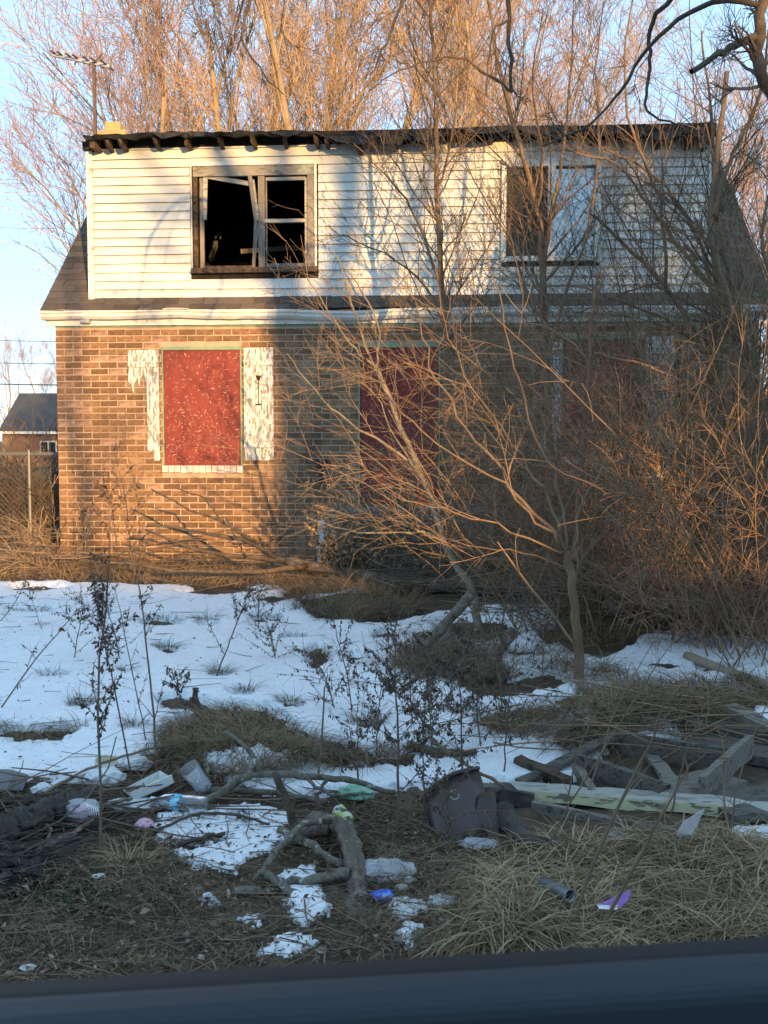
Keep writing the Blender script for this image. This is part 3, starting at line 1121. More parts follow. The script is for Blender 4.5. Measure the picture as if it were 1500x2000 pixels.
def shutter(u0, v0, u1, v1, broken=False, label=None):
    x0, x1, z0, z1 = rect(u0, v0, u1, v1)
    sh = link('shutter', None, None, house, label=label)
    n = 5
    wv = (x1 - x0) / n
    for i in range(n):
        q = MB()
        a, b = x0 + i * wv + .002, x0 + (i + 1) * wv - .002
        zb = z0 + random.uniform(-.004, .004)
        zt = z1 + random.uniform(-.006, .006)
        if broken and i < 3:
            zb = z1 - (z1 - z0) * (.36, .30, .26)[i]
            # splintered foot
            q.add([(a, -.032, zt), (b, -.032, zt), (b, -.032, zb + .05), (b - .012, -.032, zb - .04), ((a + b) / 2, -.032, zb + .06), (a, -.032, zb + (.0 if i else .1)),
                   (a, -.014, zt), (b, -.014, zt), (b, -.014, zb + .05), (b - .012, -.014, zb - .04), ((a + b) / 2, -.014, zb + .06), (a, -.014, zb + (.0 if i else .1))],
                  [(0, 5, 4, 3, 2, 1), (6, 7, 8, 9, 10, 11)] + [(j, (j + 1) % 6, 6 + (j + 1) % 6, 6 + j) for j in range(6)])
            q.build('shutter_board', M['shutter'], sh)
            continue
        if broken and i == 3:
            zb = z0 + .12
        if not broken and i == 2:
            # pierced arrow: a slot, leave a gap between two pieces
            zc1, zc0 = z1 - (z1 - z0) * .27, z1 - (z1 - z0) * .50
            xm = (a + b) / 2
            q.box(a, b, -.032, -.014, zc1 + .035, zt)
            q.box(a, b, -.032, -.014, zb, zc0 - .012)
            q.box(a, xm - .006, -.032, -.014, zc0 + .006, zc1 - .02)
            q.box(xm + .006, b, -.032, -.014, zc0 + .006, zc1 - .02)
            q.add([(a, -.032, zc1 + .035), (a, -.032, zc1 - .02), (xm - .018, -.032, zc1 - .02)], [(0, 1, 2)])
            q.add([(b, -.032, zc1 + .035), (xm + .018, -.032, zc1 - .02), (b, -.032, zc1 - .02)], [(0, 1, 2)])
            q.build('shutter_board', M['shutter'], sh)
            d = MB()
            d.box(a - .002, b + .002, -.013, -.011, zc0 - .02, zc1 + .04)
            d.build('slot_backing', M['char'], sh)
            continue
        q.box(a, b, -.032, -.014, zb, zt, jit=.0015)
        q.build('shutter_board', M['shutter'], sh)
    for f in ((.13, .86) if not broken else (.13,)):
        zc = z1 - (z1 - z0) * f
        q = MB()
        q.box(x0 + .004, x1 - .004, -.050, -.033, zc - .030, zc + .030, jit=.003)
        q.build('batten', M['shutter'], sh)
    return sh


shutter(251, 684, 314, 900, True, 'broken shutter with splintered boards left of the window')
shutter(476, 680, 536, 899, False, 'peeling white shutter with a pierced arrow slot')
shutter(1064, 668, 1095, 884, False, 'peeling shutter half hidden by twigs')
shutter(1262, 658, 1314, 880, False, 'grey peeling shutter near the right corner')

# interior: dark shell behind the upper windows
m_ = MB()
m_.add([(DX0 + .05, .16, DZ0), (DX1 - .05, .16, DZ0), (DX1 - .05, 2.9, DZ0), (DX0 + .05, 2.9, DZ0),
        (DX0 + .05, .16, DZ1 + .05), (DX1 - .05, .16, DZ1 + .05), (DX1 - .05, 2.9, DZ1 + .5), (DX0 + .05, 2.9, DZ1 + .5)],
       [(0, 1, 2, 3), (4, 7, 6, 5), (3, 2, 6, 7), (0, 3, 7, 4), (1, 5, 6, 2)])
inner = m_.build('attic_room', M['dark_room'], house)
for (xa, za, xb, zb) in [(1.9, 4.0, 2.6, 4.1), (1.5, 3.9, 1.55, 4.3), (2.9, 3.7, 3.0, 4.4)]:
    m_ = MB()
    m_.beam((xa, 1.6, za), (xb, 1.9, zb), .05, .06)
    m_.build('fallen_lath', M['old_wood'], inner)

# upper left window
x0, x1, z0, z1 = O_UP1
win = link('burnt_window', None, None, house)


def wbox(u0, v0, u1, v1, ya, yb, m, name, par, jit=.0015):
    a, b, c, d = rect(u0, v0, u1, v1)
    q = MB()
    q.box(a, b, ya, yb, c, d, jit=jit)
    return q.build(name, m, par)


wbox(372, 317, 376, 532, -.012, .03, M['white_trim'], 'window_casing', win)
wbox(614, 317, 619, 526, -.012, .03, M['white_trim'], 'window_casing', win)
wbox(376, 317, 614, 320, -.012, .03, M['white_trim'], 'window_casing', win)
wbox(376, 322, 614, 340, .004, .07, M['old_wood_h'], 'window_head', win)
wbox(376, 341, 386, 524, .02, .09, M['char_wood'], 'jamb', win)
wbox(600, 341, 614, 524, .006, .09, M['old_wood'], 'jamb', win)
wbox(374, 524, 620, 531, -.03, .10, M['char_wood'], 'window_stool', win, .004)
wbox(387, 345, 397, 524, .05, .085, M['old_wood'], 'sash_stile', win)
wbox(398, 518, 498, 524, .05, .085, M['char_wood'], 'sash_rail', win)
q = MB()
a = hp(395, 345); b = hp(404, 345); c = hp(402, 428); d = hp(396, 428)
q.prism([(p[0], .03, p[1]) for p in (a, b, c, d)], (0, .02, 0))
q.build('broken_sash_stile', M['pale_wood'], win)
q = MB()
a = hp(404, 343); b = hp(488, 352)
q.beam((a[0], .05, a[1]), (b[0], .06, b[1] - .03), .03, .05)
q.build('broken_sash_rail', M['pale_wood'], win)
for (pa, pb, wd2, mm) in [((487, 342), (499, 428), .045, 'old_wood'), ((499, 428), (494, 522), .035, 'old_wood'), ((494, 350), (504, 430), .02, 'pale_wood'), ((505, 430), (497, 500), .02, 'old_wood')]:
    q = MB()
    a = hp(*pa); b = hp(*pb)
    q.beam((a[0], .03, a[1]), (b[0], .05, b[1]), wd2, .04, up=(0, 1, 0))
    q.build('splintered_post', M[mm], win)
wbox(503, 339, 517, 524, .02, .09, M['old_wood'], 'mullion', win)
sash = link('hung_sash', None, None, win)
wbox(518, 345, 596, 350, .03, .07, M['pale_wood'], 'sash_top_rail', sash)
wbox(514, 427, 598, 433, .02, .07, M['pale_wood'], 'meeting_rail', sash)
wbox(519, 514, 598, 524, .03, .07, M['old_wood'], 'sash_bottom_rail', sash)
wbox(594, 345, 600, 524, .03, .07, M['pale_wood'], 'sash_stile', sash)
wbox(517.5, 351, 521, 514, .03, .07, M['old_wood'], 'sash_stile', sash)
# upper right window
win2 = link('dormer_window', None, None, house)
for (u0, v0, u1, v1, nm) in [(980, 312, 988, 512, 'window_casing'), (1164, 312, 1172, 512, 'window_casing'), (988, 312, 1164, 323, 'window_head'), (1071, 324, 1083, 500, 'mullion'), (978, 501, 1176, 508, 'window_stool')]:
    wbox(u0, v0, u1, v1, -.02, .05, M['white_trim'], nm, win2)
a, b, c, d = rect(1083, 323, 1164, 500)
q = MB()
q.box(a, b, .055, .061, c, d)
q.build('window_pane', M['glass'], win2)
q = MB()
q.box(a, b, .10, .104, c, d)
q.build('inner_blind', M['inner_blind'], win2)
a, b, c, d = rect(988, 323, 1071, 500)
q = MB()
q.box(a, b, .05, .053, c, d)
q.build('insect_screen', M['screen'], win2)

# chimney on the ridge
ch = link('chimney', None, None, house)


def chim_box(u0, v0, u1, v1, yl, dy, name, m):
    a, b, c, d = rect(u0, v0, u1, v1, yl)
    q = MB()
    q.box(a, b, yl, yl + dy, c, d, jit=.008)
    return q.build(name, m, ch)


chim_box(190, 255, 246, 330, 2.7, .45, 'chimney_stack', M['chimney'])
chim_box(204, 238, 236, 256, 2.78, .28, 'chimney_flue', M['chimney'])
# porch step, lamp bracket
m_ = MB()
x0, x1 = O_DOOR[0] - .25, O_DOOR[1] + .55
zt = O_DOOR[2] - .02
m_.box(x0, x1, -1.0, -.012, -.1, zt, jit=.01)
m_.box(x0 + .05, x1 - .1, -1.35, -1.002, -.1, zt * .66, jit=.01)
m_.box(x0 + .05, x1 - .1, -1.7, -1.352, -.1, zt * .33, jit=.01)
m_.build('porch_steps', M['concrete'], house)
lb = link('wall_lantern', None, None, house)
wbox(617, 897, 638, 905, -.09, -.012, M['wire'], 'lantern_cap', lb)
wbox(624, 906, 633, 944, -.03, -.013, M['wire'], 'lantern_bracket', lb)
# porch rail remnants: things of their own
def post(u0, v0, u1, v1, Y, label, lean=0.0):
    a = px(u0, v1, Y)
    b = px(u1, v0, Y)
    q = MB()
    hgt = b[2] - a[2]
    wd2 = max(.02, b[0] - a[0])
    q.box(-wd2 / 2, wd2 / 2, -.02, .02, 0, hgt, jit=.004)
    q.add([(-wd2 * .55, -.026, hgt + .001), (wd2 * .55, -.026, hgt + .001), (wd2 * .55, .026, hgt + .001), (-wd2 * .55, .026, hgt + .001), (0, 0, hgt + .03)], [(0, 3, 2, 1), (0, 1, 4), (1, 2, 4), (2, 3, 4), (3, 0, 4)])
    o = q.build('railing_post', M['white_post'], label=label, cat='post', loc=((a[0] + b[0]) / 2, Y, a[2]))
    o.rotation_euler = (0, lean, 0)


post(620, 1018, 631, 1112, 11.2, 'white stub of a porch railing post at left of the dead shrub', .03)
post(944, 1010, 953, 1100, 11.2, 'white porch rail picket leaning right of the red door, first of two', .05)
post(958, 1012, 967, 1098, 11.2, 'white porch rail picket leaning right of the red door, second of two', -.06)

# tv antenna
ant = thing('tv_antenna', 'old rooftop television antenna on a rusty mast beside the chimney', 'antenna', to_world((hp(187, 262, 2.7)[0], 2.7, hp(187, 262, 2.7)[1] - .25)))
AL = np.array(ant.location)


def apx(u, v, Y=14.9):
    return px(u, v, Y) - AL


m_ = MB()
m_.beam(apx(187, 285), apx(183, 122), .042, .042)
m_.build('mast', M['metal_rust'], ant)
m_ = MB()
m_.beam(apx(104, 107), apx(214, 130), .035, .045)
m_.build('boom', M['alu'], ant)
for f in (.06, .17, .33, .45, .64, .78, .95):
    m_ = MB()
    c = apx(104 + 110 * f, 107 + 23 * f)
    h = .10 + .07 * f
    m_.beam(c + np.array([-.05 * 1, -h, .03]), c + np.array([.05, h, .0]), .02, .02)
    m_.build('element', M['metal_rust'], ant)
for (a, b) in (((183, 124), (200, 104)), ((150, 117), (146, 126)), ((126, 112), (118, 105))):
    m_ = MB()
    m_.beam(apx(*a), apx(*b), .018, .018)
    m_.build('brace', M['metal_rust'], ant)

# ------------------------------------------------------------------ neighbour house at left, fence, wires
YF = 60.0
nb = thing('neighbour_house', 'distant low brick house with dark grey roof beyond the fence', 'house', px(5, 860, YF) * np.array([1, 1, 0]))
NL = np.array(nb.location)


def npx(u, v, dy=0.0):
    return px(u, v, YF + dy) - NL


xL, ze, zr = npx(4, 850)[0], npx(4, 846)[2], npx(40, 768, 4)[2]
m_ = MB()
m_.box(xL, xL + 12, 0, 8, -.1, ze)
m_.build('wall', M['brick_far'], nb)
m_ = MB()
xr = npx(38, 768, 4)[0]
m_.add([(xL - .2, -.3, ze), (xL + 12.2, -.3, ze), (xL + 12.2, 8.3, ze), (xL - .2, 8.3, ze), (xr, 4, zr), (xL + 10, 4, zr)], [(0, 1, 5, 4), (1, 2, 5), (2, 3, 4, 5), (3, 0, 4), (0, 3, 2, 1)])
m_.build('roof', M['roof_far'], nb)
m_ = MB()
m_.box(xL - .25, xL + 12.2, -.45, -.31, ze - .05, ze + .10)
m_.build('gutter', M['white_trim'], nb)
a, b = npx(78, 861), npx(112, 886)
wn = link('window', None, None, nb)
for (p0, p1, q0, q1) in [(a[0], a[0] + .08, b[2], a[2]), (b[0] - .08, b[0], b[2], a[2]), (a[0], b[0], a[2] - .08, a[2]), (a[0], b[0], b[2], b[2] + .08), ((a[0] + b[0]) / 2 - .03, (a[0] + b[0]) / 2 + .03, b[2], a[2])]:
    m_ = MB()
    m_.box(p0, p1, -.08 - random.uniform(0, .01), -.01, q0, q1)
    m_.build('frame', M['white_trim'], wn)
m_ = MB()
m_.box(a[0] + .05, b[0] - .05, -.03, -.012, b[2] + .05, a[2] - .05)
m_.build('pane', M['dark_room'], wn)

fe = thing('chain_link_fence', 'old chain link fence tangled with dark vines at left of house', 'fence', (-4.2, 14.0, 0))
FZ = px(60, 886, 14)[2]
x_a, x_b = -9.0, .25
for x in (-.65, -3.2, -5.8, -8.4):
    m_ = MB()
    m_.lathe([(.03, 0), (.03, FZ + .05)], (x, 0, 0), k=8, cap1=True)
    m_.build('fence_post', M['fence_wire'], fe)
m_ = MB()
m_.beam((x_a, 0, FZ), (x_b, 0, FZ), .04, .04)
m_.build('top_rail', M['fence_wire'], fe)
P1, nW = [], 0
dxs = np.arange(x_a - FZ, x_b + FZ, .075)
bt = []
for sgn in (1, -1):
    p0 = np.stack([dxs, np.full_like(dxs, .01 * sgn), np.zeros_like(dxs)], -1)
    p1 = np.stack([dxs + sgn * FZ, np.full_like(dxs, .01 * sgn), np.full_like(dxs, FZ)], -1)
    ok = (np.minimum(p0[:, 0], p1[:, 0]) > x_a) & (np.maximum(p0[:, 0], p1[:, 0]) < x_b + .1)
    P = np.stack([p0[ok], p1[ok]], 1)
    bt.append((P, np.full(P.shape[:2], .0035)))
link('wire_mesh', tube_mesh('wire_mesh', bt, 3), M['fence_wire'], fe, kind='stuff')

for i, (v0, v1, r_) in enumerate([(435, 436, .008), (655, 657, .010), (700, 698, .012), (741, 740, .022)]):
    a = px(-300, v0, 40.0)
    b = px(900, v1, 40.0)
    t_ = np.linspace(0, 1, 14)
    P = a + (b - a) * t_[:, None]
    P[:, 2] -= .25 * 4 * t_ * (1 - t_)
    lab = ['thin high wire crossing the open sky at left', 'thin utility wire above the far grey roof, upper of the lower three', 'utility wire above the far grey roof, middle of the lower three', 'thick black utility cable just above the far grey roof'][i]
    link('utility_wire', tube_mesh('utility_wire', [(P[None], np.full((1, 14), r_))], 4), M['wire'], label=lab, cat='wire', group='utility wires left of the house')

# ------------------------------------------------------------------ trees behind the house
def big_tree_mesh(h, nlimb, spread, seed, k2=9, k3=8, k4=6, up=.22, tw=.0062):
    global rng
    keep_ = rng
    rng = np.random.default_rng(seed)
    tr = path([(0, 0, 0), (rng.normal(0, .15), rng.normal(0, .15), h * .2), (rng.normal(0, .3), rng.normal(0, .3), h * .45), (rng.normal(0, .5), rng.normal(0, .5), h * .72)], .15 * h / 12, .04, 10)
    l1 = grow(*tr, nlimb, (.10, .95), (h * .45, h * .62), (R(12), R(spread)), 9, up=.22, wig=.10, rr=.5, tip=.2, shrink=.35)
    l2 = grow(*l1, k2, (.15, .98), (h * .16, h * .30), (R(15), R(50)), 7, up=up, wig=.13, rr=.48, tip=.3, rmin=.010)
    l3 = grow(*l2, k3, (.12, 1.0), (h * .06, h * .13), (R(15), R(55)), 4, up=up * .8, wig=.14, rr=.5, tip=.4, rmin=tw)
    l4 = grow(*l3, k4, (.15, 1.0), (h * .02, h * .055), (R(20), R(60)), 3, up=.12, wig=.15, rr=.6, tip=.6, rmin=tw * .85)
    a = tube_mesh('trunk', [tr], 8)
    b = tube_mesh('limbs', [l1, l2], 4)
    c = tube_mesh('twigs', [l3, l4], 3)
    rng = keep_
    return a, b, c


BT = [big_tree_mesh(15, 9, 42, 101), big_tree_mesh(14, 11, 36, 102), big_tree_mesh(12, 9, 55, 103, up=.18)]
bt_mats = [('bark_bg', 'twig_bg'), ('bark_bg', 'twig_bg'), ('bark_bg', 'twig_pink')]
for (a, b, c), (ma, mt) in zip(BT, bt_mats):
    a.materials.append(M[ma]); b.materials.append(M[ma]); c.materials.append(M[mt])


def put_tree(i, x, y, s, rz, label, group='bare trees behind the house', tilt=(0, 0)):
    t_ = thing('bare_tree', label, 'tree', (x, y, -.1), group)
    t_.rotation_euler = (tilt[0], tilt[1], rz)
    t_.scale = (s, s, s)
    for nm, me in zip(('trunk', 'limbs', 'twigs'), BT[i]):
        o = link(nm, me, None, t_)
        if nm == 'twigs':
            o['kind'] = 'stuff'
    return t_


for (i, u, Y, s, rz, lab) in [(0, 430, 23, 1.0, .3, 'orange lit bare tree rising above the left end of the burnt window'), (1, 560, 21, 1.0, 1.9, 'orange lit bare tree rising above the right side of the burnt window'), (0, 660, 26, 1.1, 2.7, 'bare tree behind the roof where the black eave dips'),
                              (1, 780, 24, 1.0, 4.1, 'bare tree behind the roof between the two dormer windows'), (0, 900, 23, 1.0, 5.2, 'bare tree behind the roof left of the right dormer window'), (1, 985, 27, 1.0, .9, 'bare tree behind the roof above the screened right dormer window'),
                              (0, 1085, 27, .9, 3.3, 'bare tree behind the roof above the glazed right dormer window'), (1, 350, 28, 1.1, 2.2, 'bare tree behind the roof between the chimney and burnt window'), (2, 500, 30, 1.4, .5, 'farther pinkish bare tree behind those above the burnt window'),
                              (2, 940, 32, 1.4, 2.5, 'farther pinkish bare tree behind the roof, above the upright sapling')]:
    put_tree(i, (u - 750) / FPX * Y, Y, s, rz, lab)
put_tree(2, (335 - 750) / FPX * 22, 22, .98, .8, 'bare pinkish tree spreading left behind the chimney and antenna', tilt=(0, -.13))
put_tree(2, (225 - 750) / FPX * 20, 20, .52, 2.8, 'small bare tree showing its branches left of the dormer wall', tilt=(0, -.22))
put_tree(2, (1230 - 750) / FPX * 34, 34, .95, 1.2, 'pale bare tree seen in the sky gap above the right end of the roof')
for j, (u, Y, s) in enumerate([(20, 105, .9), (70, 120, .9), (120, 110, 1.0), (-60, 115, 1.0)]):
    put_tree(j % 3, (u - 750) / FPX * Y, Y, s, j * 1.3, ['far bare tree on the skyline at the very left edge', 'far bare tree on the skyline above the ridge of the grey roof', 'far bare tree on the skyline touching the brick corner', 'far bare tree just outside the left edge of the skyline'][j], 'far trees on the left skyline')
for j, (u, Y, s) in enumerate([(1450, 19, .52), (1540, 17, .5), (1500, 24, .62), (1620, 20, .6)]):
    put_tree((j + 1) % 3, (u - 750) / FPX * Y, Y, s, j * 2.1 + .4, ['bare tree just right of the house corner', 'bare tree at the far right edge behind the leaning tree', 'taller bare tree behind the house corner at right', 'bare tree beyond the right edge of the house'][j], 'bare trees right of the house')

# ------------------------------------------------------------------ shade casters across the street (unseen buildings and trees placed behind the car)
def across(name, x0, x1, y0, y1, eave, ridge, label, cat='house'):
    t_ = thing(name, label, cat, (x0, y0, 0))
    W2, D2 = x1 - x0, y0 - y1
    q = MB()
    q.box(0, W2, -D2, 0, -.1, eave)
    q.build('wall', M['brick_far'], t_)
    q = MB()
    q.add([(-.3, .3, eave), (W2 + .3, .3, eave), (W2 + .3, -D2 - .3, eave), (-.3, -D2 - .3, eave), (-.3, -D2 / 2, ridge), (W2 + .3, -D2 / 2, ridge)], [(0, 1, 5, 4), (1, 2, 5), (2, 3, 4, 5), (3, 0, 4), (0, 3, 2, 1)])
    q.build('roof', M['roof_far'], t_)
    for k in range(3):
        q = MB()
        q.box(W2 * (.15 + .3 * k), W2 * (.15 + .3 * k) + 1.0, .005, .03, 1.0, 2.3)
        q.build('window', M['dark_room'], t_)
    return t_


across('caster_garage', 3.5, 11.2, -14, -20, 3.3, 4.6, 'low brick garage added unseen behind the car to shade the foreground', 'garage')  # out of view, added to keep the foreground in shade
across('caster_house', 12.2, 23, -14.5, -20, 6.3, 8.1, 'unseen brick house across the street, sized to shade the right wall')  # out of view, height and left edge set by the shade on the wall


def shade_tree(x, y, h, r_, label, limbs, seed):
    global rng
    kp = rng
    rng = np.random.default_rng(seed)
    t_ = thing('street_tree', label, 'tree', (x, y, -.05))
    tr = path([(0, 0, 0), (.1, 0, h * .3), (-.05, 0, h * .55), (.15, 0, h)], r_, r_ * .3, 12)
    l1 = grow(*tr, limbs, (.38, .98), (h * .25, h * .5), (R(25), R(60)), 8, up=.12, rr=.6, wig=.14)
    l2 = grow(*l1, 7, (.2, 1), (h * .08, h * .2), (R(20), R(60)), 6, up=.08, rr=.55, wig=.15, rmin=.012)
    l3 = grow(*l2, 5, (.2, 1), (.3, .8), (R(20), R(60)), 4, rr=.5, rmin=.008)
    link('trunk', tube_mesh('trunk', [tr], 8), M['bark'], t_)
    link('limbs', tube_mesh('limbs', [l1, l2], 4), M['bark'], t_)
    link('twigs', tube_mesh('twigs', [l3], 3), M['twig_dark'], t_, kind='stuff')
    rng = kp
    return t_


def spruce(x, y, h, rad, label, base=.1, n=2600):
    t_ = thing('caster_spruce', label, 'tree', (x, y, -.05))
    link('trunk', tube_mesh('trunk', [path([(0, 0, 0), (0, 0, h * .5), (0, 0, h)], .22, .03, 6)], 6), M['bark_dark'], t_)
    f = base + (1 - base) * (1 - np.sqrt(1 - rng.uniform(0, .995, n)))
    zz = f * h
    rr = rad * (1 - f) / (1 - base) * np.sqrt(rng.uniform(.05, 1, n))
    az = rng.uniform(0, 2 * PI, n)
    P = np.stack([rr * np.cos(az), rr * np.sin(az), zz], -1)
    D = np.stack([np.cos(az), np.sin(az), np.full(n, -.35)], -1)
    v, f_ = leaf_quads(P, D, (.35, .7), (.35, .6), .2)
    link('needles', leaf_mesh('needles', [(v, f_)]), M['needles'], t_, kind='stuff')



# old street tree: the massive trunk throws the broad shade band, one limb leans left
ot = thing('street_tree', 'massive old bare street tree behind the car', 'tree', (8.45, -13.0, -.05))
st_ = [path([(.25, 0, 0), (.1, 0, 4), (0, 0, 6.3), (-.2, 0, 7.4)], .66, .50, 14),
       path([(-.25, 0, 7.0), (-.7, .1, 8.0), (-1.3, .2, 9.2), (-1.9, .3, 11)], .20, .07, 12),
       path([(-.1, 0, 6.9), (.2, 0, 8.0), (.3, .1, 9.4), (.1, .2, 12)], .22, .08, 12),
       path([(.0, 0, 6.7), (.8, .1, 7.9), (1.2, .2, 9.2), (1.4, .2, 12)], .13, .05, 12),
       path([(-.3, 0, 7.3), (-.5, .1, 8.8), (-.6, .2, 11)], .15, .06, 12),
       path([(-.7, 0, 8.0), (-1.5, -.1, 8.6), (-2.4, -.2, 9.6), (-3.2, -.2, 10.4)], .08, .025, 12),
       path([(-1.0, .1, 8.5), (-1.6, .1, 8.4), (-2.5, .2, 8.7)], .06, .02, 12),
       path([(-.3, .1, 7.6), (-1.2, .1, 7.7), (-2.0, .1, 8.1)], .06, .02, 12)]
link('trunk', tube_mesh('trunk', st_[:1], 10), M['bark'], ot)
link('limbs', tube_mesh('limbs', st_[1:], 6), M['bark'], ot)
tw_ = []
for q in st_[1:]:
    a1 = grow(*q, 7, (.35, 1), (.6, 1.8), (R(20), R(60)), 7, up=.1, rr=.4, rmin=.012)
    tw_ += [a1, grow(*a1, 4, (.2, 1), (.2, .7), (R(20), R(60)), 5, rr=.6, rmin=.008)]
link('twigs', tube_mesh('twigs', tw_, 3), M['twig_dark'], ot, kind='stuff')
shade_tree(10.9, -12.5, 13, .10, 'slim bare street tree behind the car beside the brick house', 9, 6)


def pine(x, y, z0, z1, rx, n, label):
    t_ = thing('caster_pine', label, 'tree', (x, y, -.05))
    link('trunk', tube_mesh('trunk', [path([(0, 0, 0), (.05, 0, z0), (0, 0, z1)], .14, .05, 8)], 7), M['bark_dark'], t_)
    q = rng.normal(0, 1, (n, 3))
    q = norm(q) * rng.uniform(.2, 1, n)[:, None] ** .5
    P = q * np.array([rx, rx, (z1 - z0) / 2]) + np.array([0, 0, (z0 + z1) / 2])
    v, f_ = leaf_quads(P, q + rng.normal(0, .4, (n, 3)), (.25, .5), (.3, .6), .2)
    link('needles', leaf_mesh('needles', [(v, f_)]), M['needles'], t_, kind='stuff')


shade_tree(5.75, -13.5, 12.5, .08, 'thin bare tree added unseen by the garage to shade the left siding', 7, 12)  # unseen, added for branch shade on the left siding
pine(10.3, -14.2, 5.8, 7.25, 1.0, 800, 'unseen umbrella shaped pine added behind the car to shade the wall')  # unseen crown, height band shaped to shade the wall around the door
spruce(13.1, -15.8, 13.5, 3.0, 'broad unseen spruce added across the street to shade the right siding', .1, 4600)  # both spruces are unseen, added to hold the right siding in shade
spruce(16.0, -15.8, 13.5, 3.0, 'second unseen spruce added across the street to shade the right siding', .1, 4600)

# ------------------------------------------------------------------ saplings and thicket in front of the house
def ppath(pts, Y, r0, r1, n=14, wob=.006):
    """pixel control points; Y may be scalar or per point"""
    Ys = Y if isinstance(Y, (list, tuple)) else [Y] * len(pts)
    return path([px(u, v, y) for (u, v), y in zip(pts, Ys)], r0, r1, n, wob)


def sapling(name, label, stems, twl, ntw, bark, twig, base, sub2=4, up=.10, tw=.0023, ang=(22, 58), cat='tree', group=None, l3=3, sag=0.0, wig=.10):
    b = np.array(base, float)
    t_ = thing(name, label, cat, b, group)
    def off(pr):
        return pr[0] - b, pr[1]
    main = [off((s[0], s[1] * .8)) for s in stems]
    link('trunk', tube_mesh('trunk', main[:1], 7), M[bark], t_)
    if len(main) > 1:
        link('stems', tube_mesh('stems', main[1:], 6), M[bark], t_)
    bt_ = []
    for s in main:
        k = max(2, int(ntw * np.linalg.norm(s[0][0, -1] - s[0][0, 0])))
        a = grow(s[0], s[1], k, (.22, 1.0), twl, (R(ang[0]), R(ang[1])), 8, up=up, wig=wig, rr=.42, tip=.35, rmin=tw * 1.2, sag=sag)
        bt_.append(a)
        c = grow(*a, sub2, (.2, 1.0), (twl[0] * .25, twl[1] * .45), (R(20), R(55)), 5, up=up, wig=.12, rr=.6, tip=.5, rmin=tw, sag=sag)
        bt_.append(c)
        if l3:
            bt_.append(grow(*c, l3, (.2, 1.0), (.06, .2), (R(20), R(60)), 3, wig=.12, rr=.7, tip=.6, rmin=tw * .8))
    link('twigs', tube_mesh('twigs', bt_, 3), M[twig], t_, kind='stuff')
    return t_


# bent sapling in the middle, splitting towards the red door
sapling('sapling', 'leaning sapling with a bent greenish trunk crossing in front of the red door', [
    ppath([(938, 1262), (930, 1205), (922, 1155), (880, 1090), (858, 1020), (820, 920), (785, 840), (757, 770), (735, 716)], [7.4, 7.45, 7.5, 7.6, 7.7, 7.8, 7.9, 8, 8.1], .045, .016, 22),
    ppath([(735, 716), (700, 690), (655, 630), (600, 545)], 8.1, .014, .004),
    ppath([(735, 716), (740, 640), (700, 560), (650, 490)], 8.2, .013, .004),
    ppath([(757, 770), (720, 690), (690, 600), (660, 500)], 8.0, .011, .004),
    ppath([(858, 1000), (800, 900), (690, 830), (620, 770), (560, 690)], [7.7, 7.6, 7.5, 7.4, 7.4], .018, .004, 18),
    ppath([(835, 950), (770, 850), (740, 780), (690, 740), (640, 720)], [7.7, 7.8, 7.9, 8, 8], .010, .003),
    ppath([(870, 1060), (820, 1040), (740, 1043), (660, 1030), (600, 1010)], 7.6, .012, .003),
], (.3, .9), 2.8, 'bark_green', 'twig', gp(938, 1262), sub2=4, up=.12)

# big multi-stem sapling right of centre, arching left
Yc = 6.4
B1 = gp(1132, 1348)
st = [ppath([(1132, 1350), (1128, 1250), (1118, 1150), (1105, 1075)], 6.12, .042, .03, 14),
      ppath([(1105, 1075), (1030, 990), (960, 900), (905, 830), (860, 740), (820, 640), (795, 540)], [6.12, 6.2, 6.4, 6.6, 6.8, 7, 7.1], 0.0173, 0.0036, 22, .016),
      ppath([(1105, 1075), (1040, 1010), (950, 930), (840, 850), (770, 790), (715, 720), (660, 620)], [6.12, 6.1, 6.2, 6.3, 6.4, 6.5, 6.5], 0.0122, 0.0029, 22, .016),
      ppath([(1105, 1075), (1070, 970), (1010, 880), (930, 770), (870, 640), (850, 520)], [6.12, 6.3, 6.5, 6.8, 7, 7.1], 0.0144, 0.0029, 22, .016),
      ppath([(1105, 1075), (1090, 960), (1040, 830), (1000, 700), (970, 560), (930, 440)], [6.12, 6.2, 6.3, 6.4, 6.5, 6.6], 0.0130, 0.0029, 20, .016),
      ppath([(1110, 1100), (1140, 980), (1200, 880), (1290, 800), (1380, 740)], [6.12, 6.2, 6.4, 6.5, 6.6], 0.0115, 0.0029, 18, .016),
      ppath([(1105, 1075), (1010, 1040), (900, 1000), (790, 940), (700, 870), (640, 780)], [6.12, 6.0, 5.9, 5.9, 5.9, 6], 0.0094, 0.0022, 20, .016),
      ppath([(1110, 1100), (1020, 1080), (900, 1060), (800, 1010), (720, 960)], [6.12, 6.3, 6.5, 6.6, 6.7], 0.0072, 0.0022, 18, .016)]
sapling('sapling', 'multi-stemmed young tree fanning long arching branches across the wall', st, (.4, 1.2), 2.2, 'bark', 'twig', B1, sub2=4, up=.10)

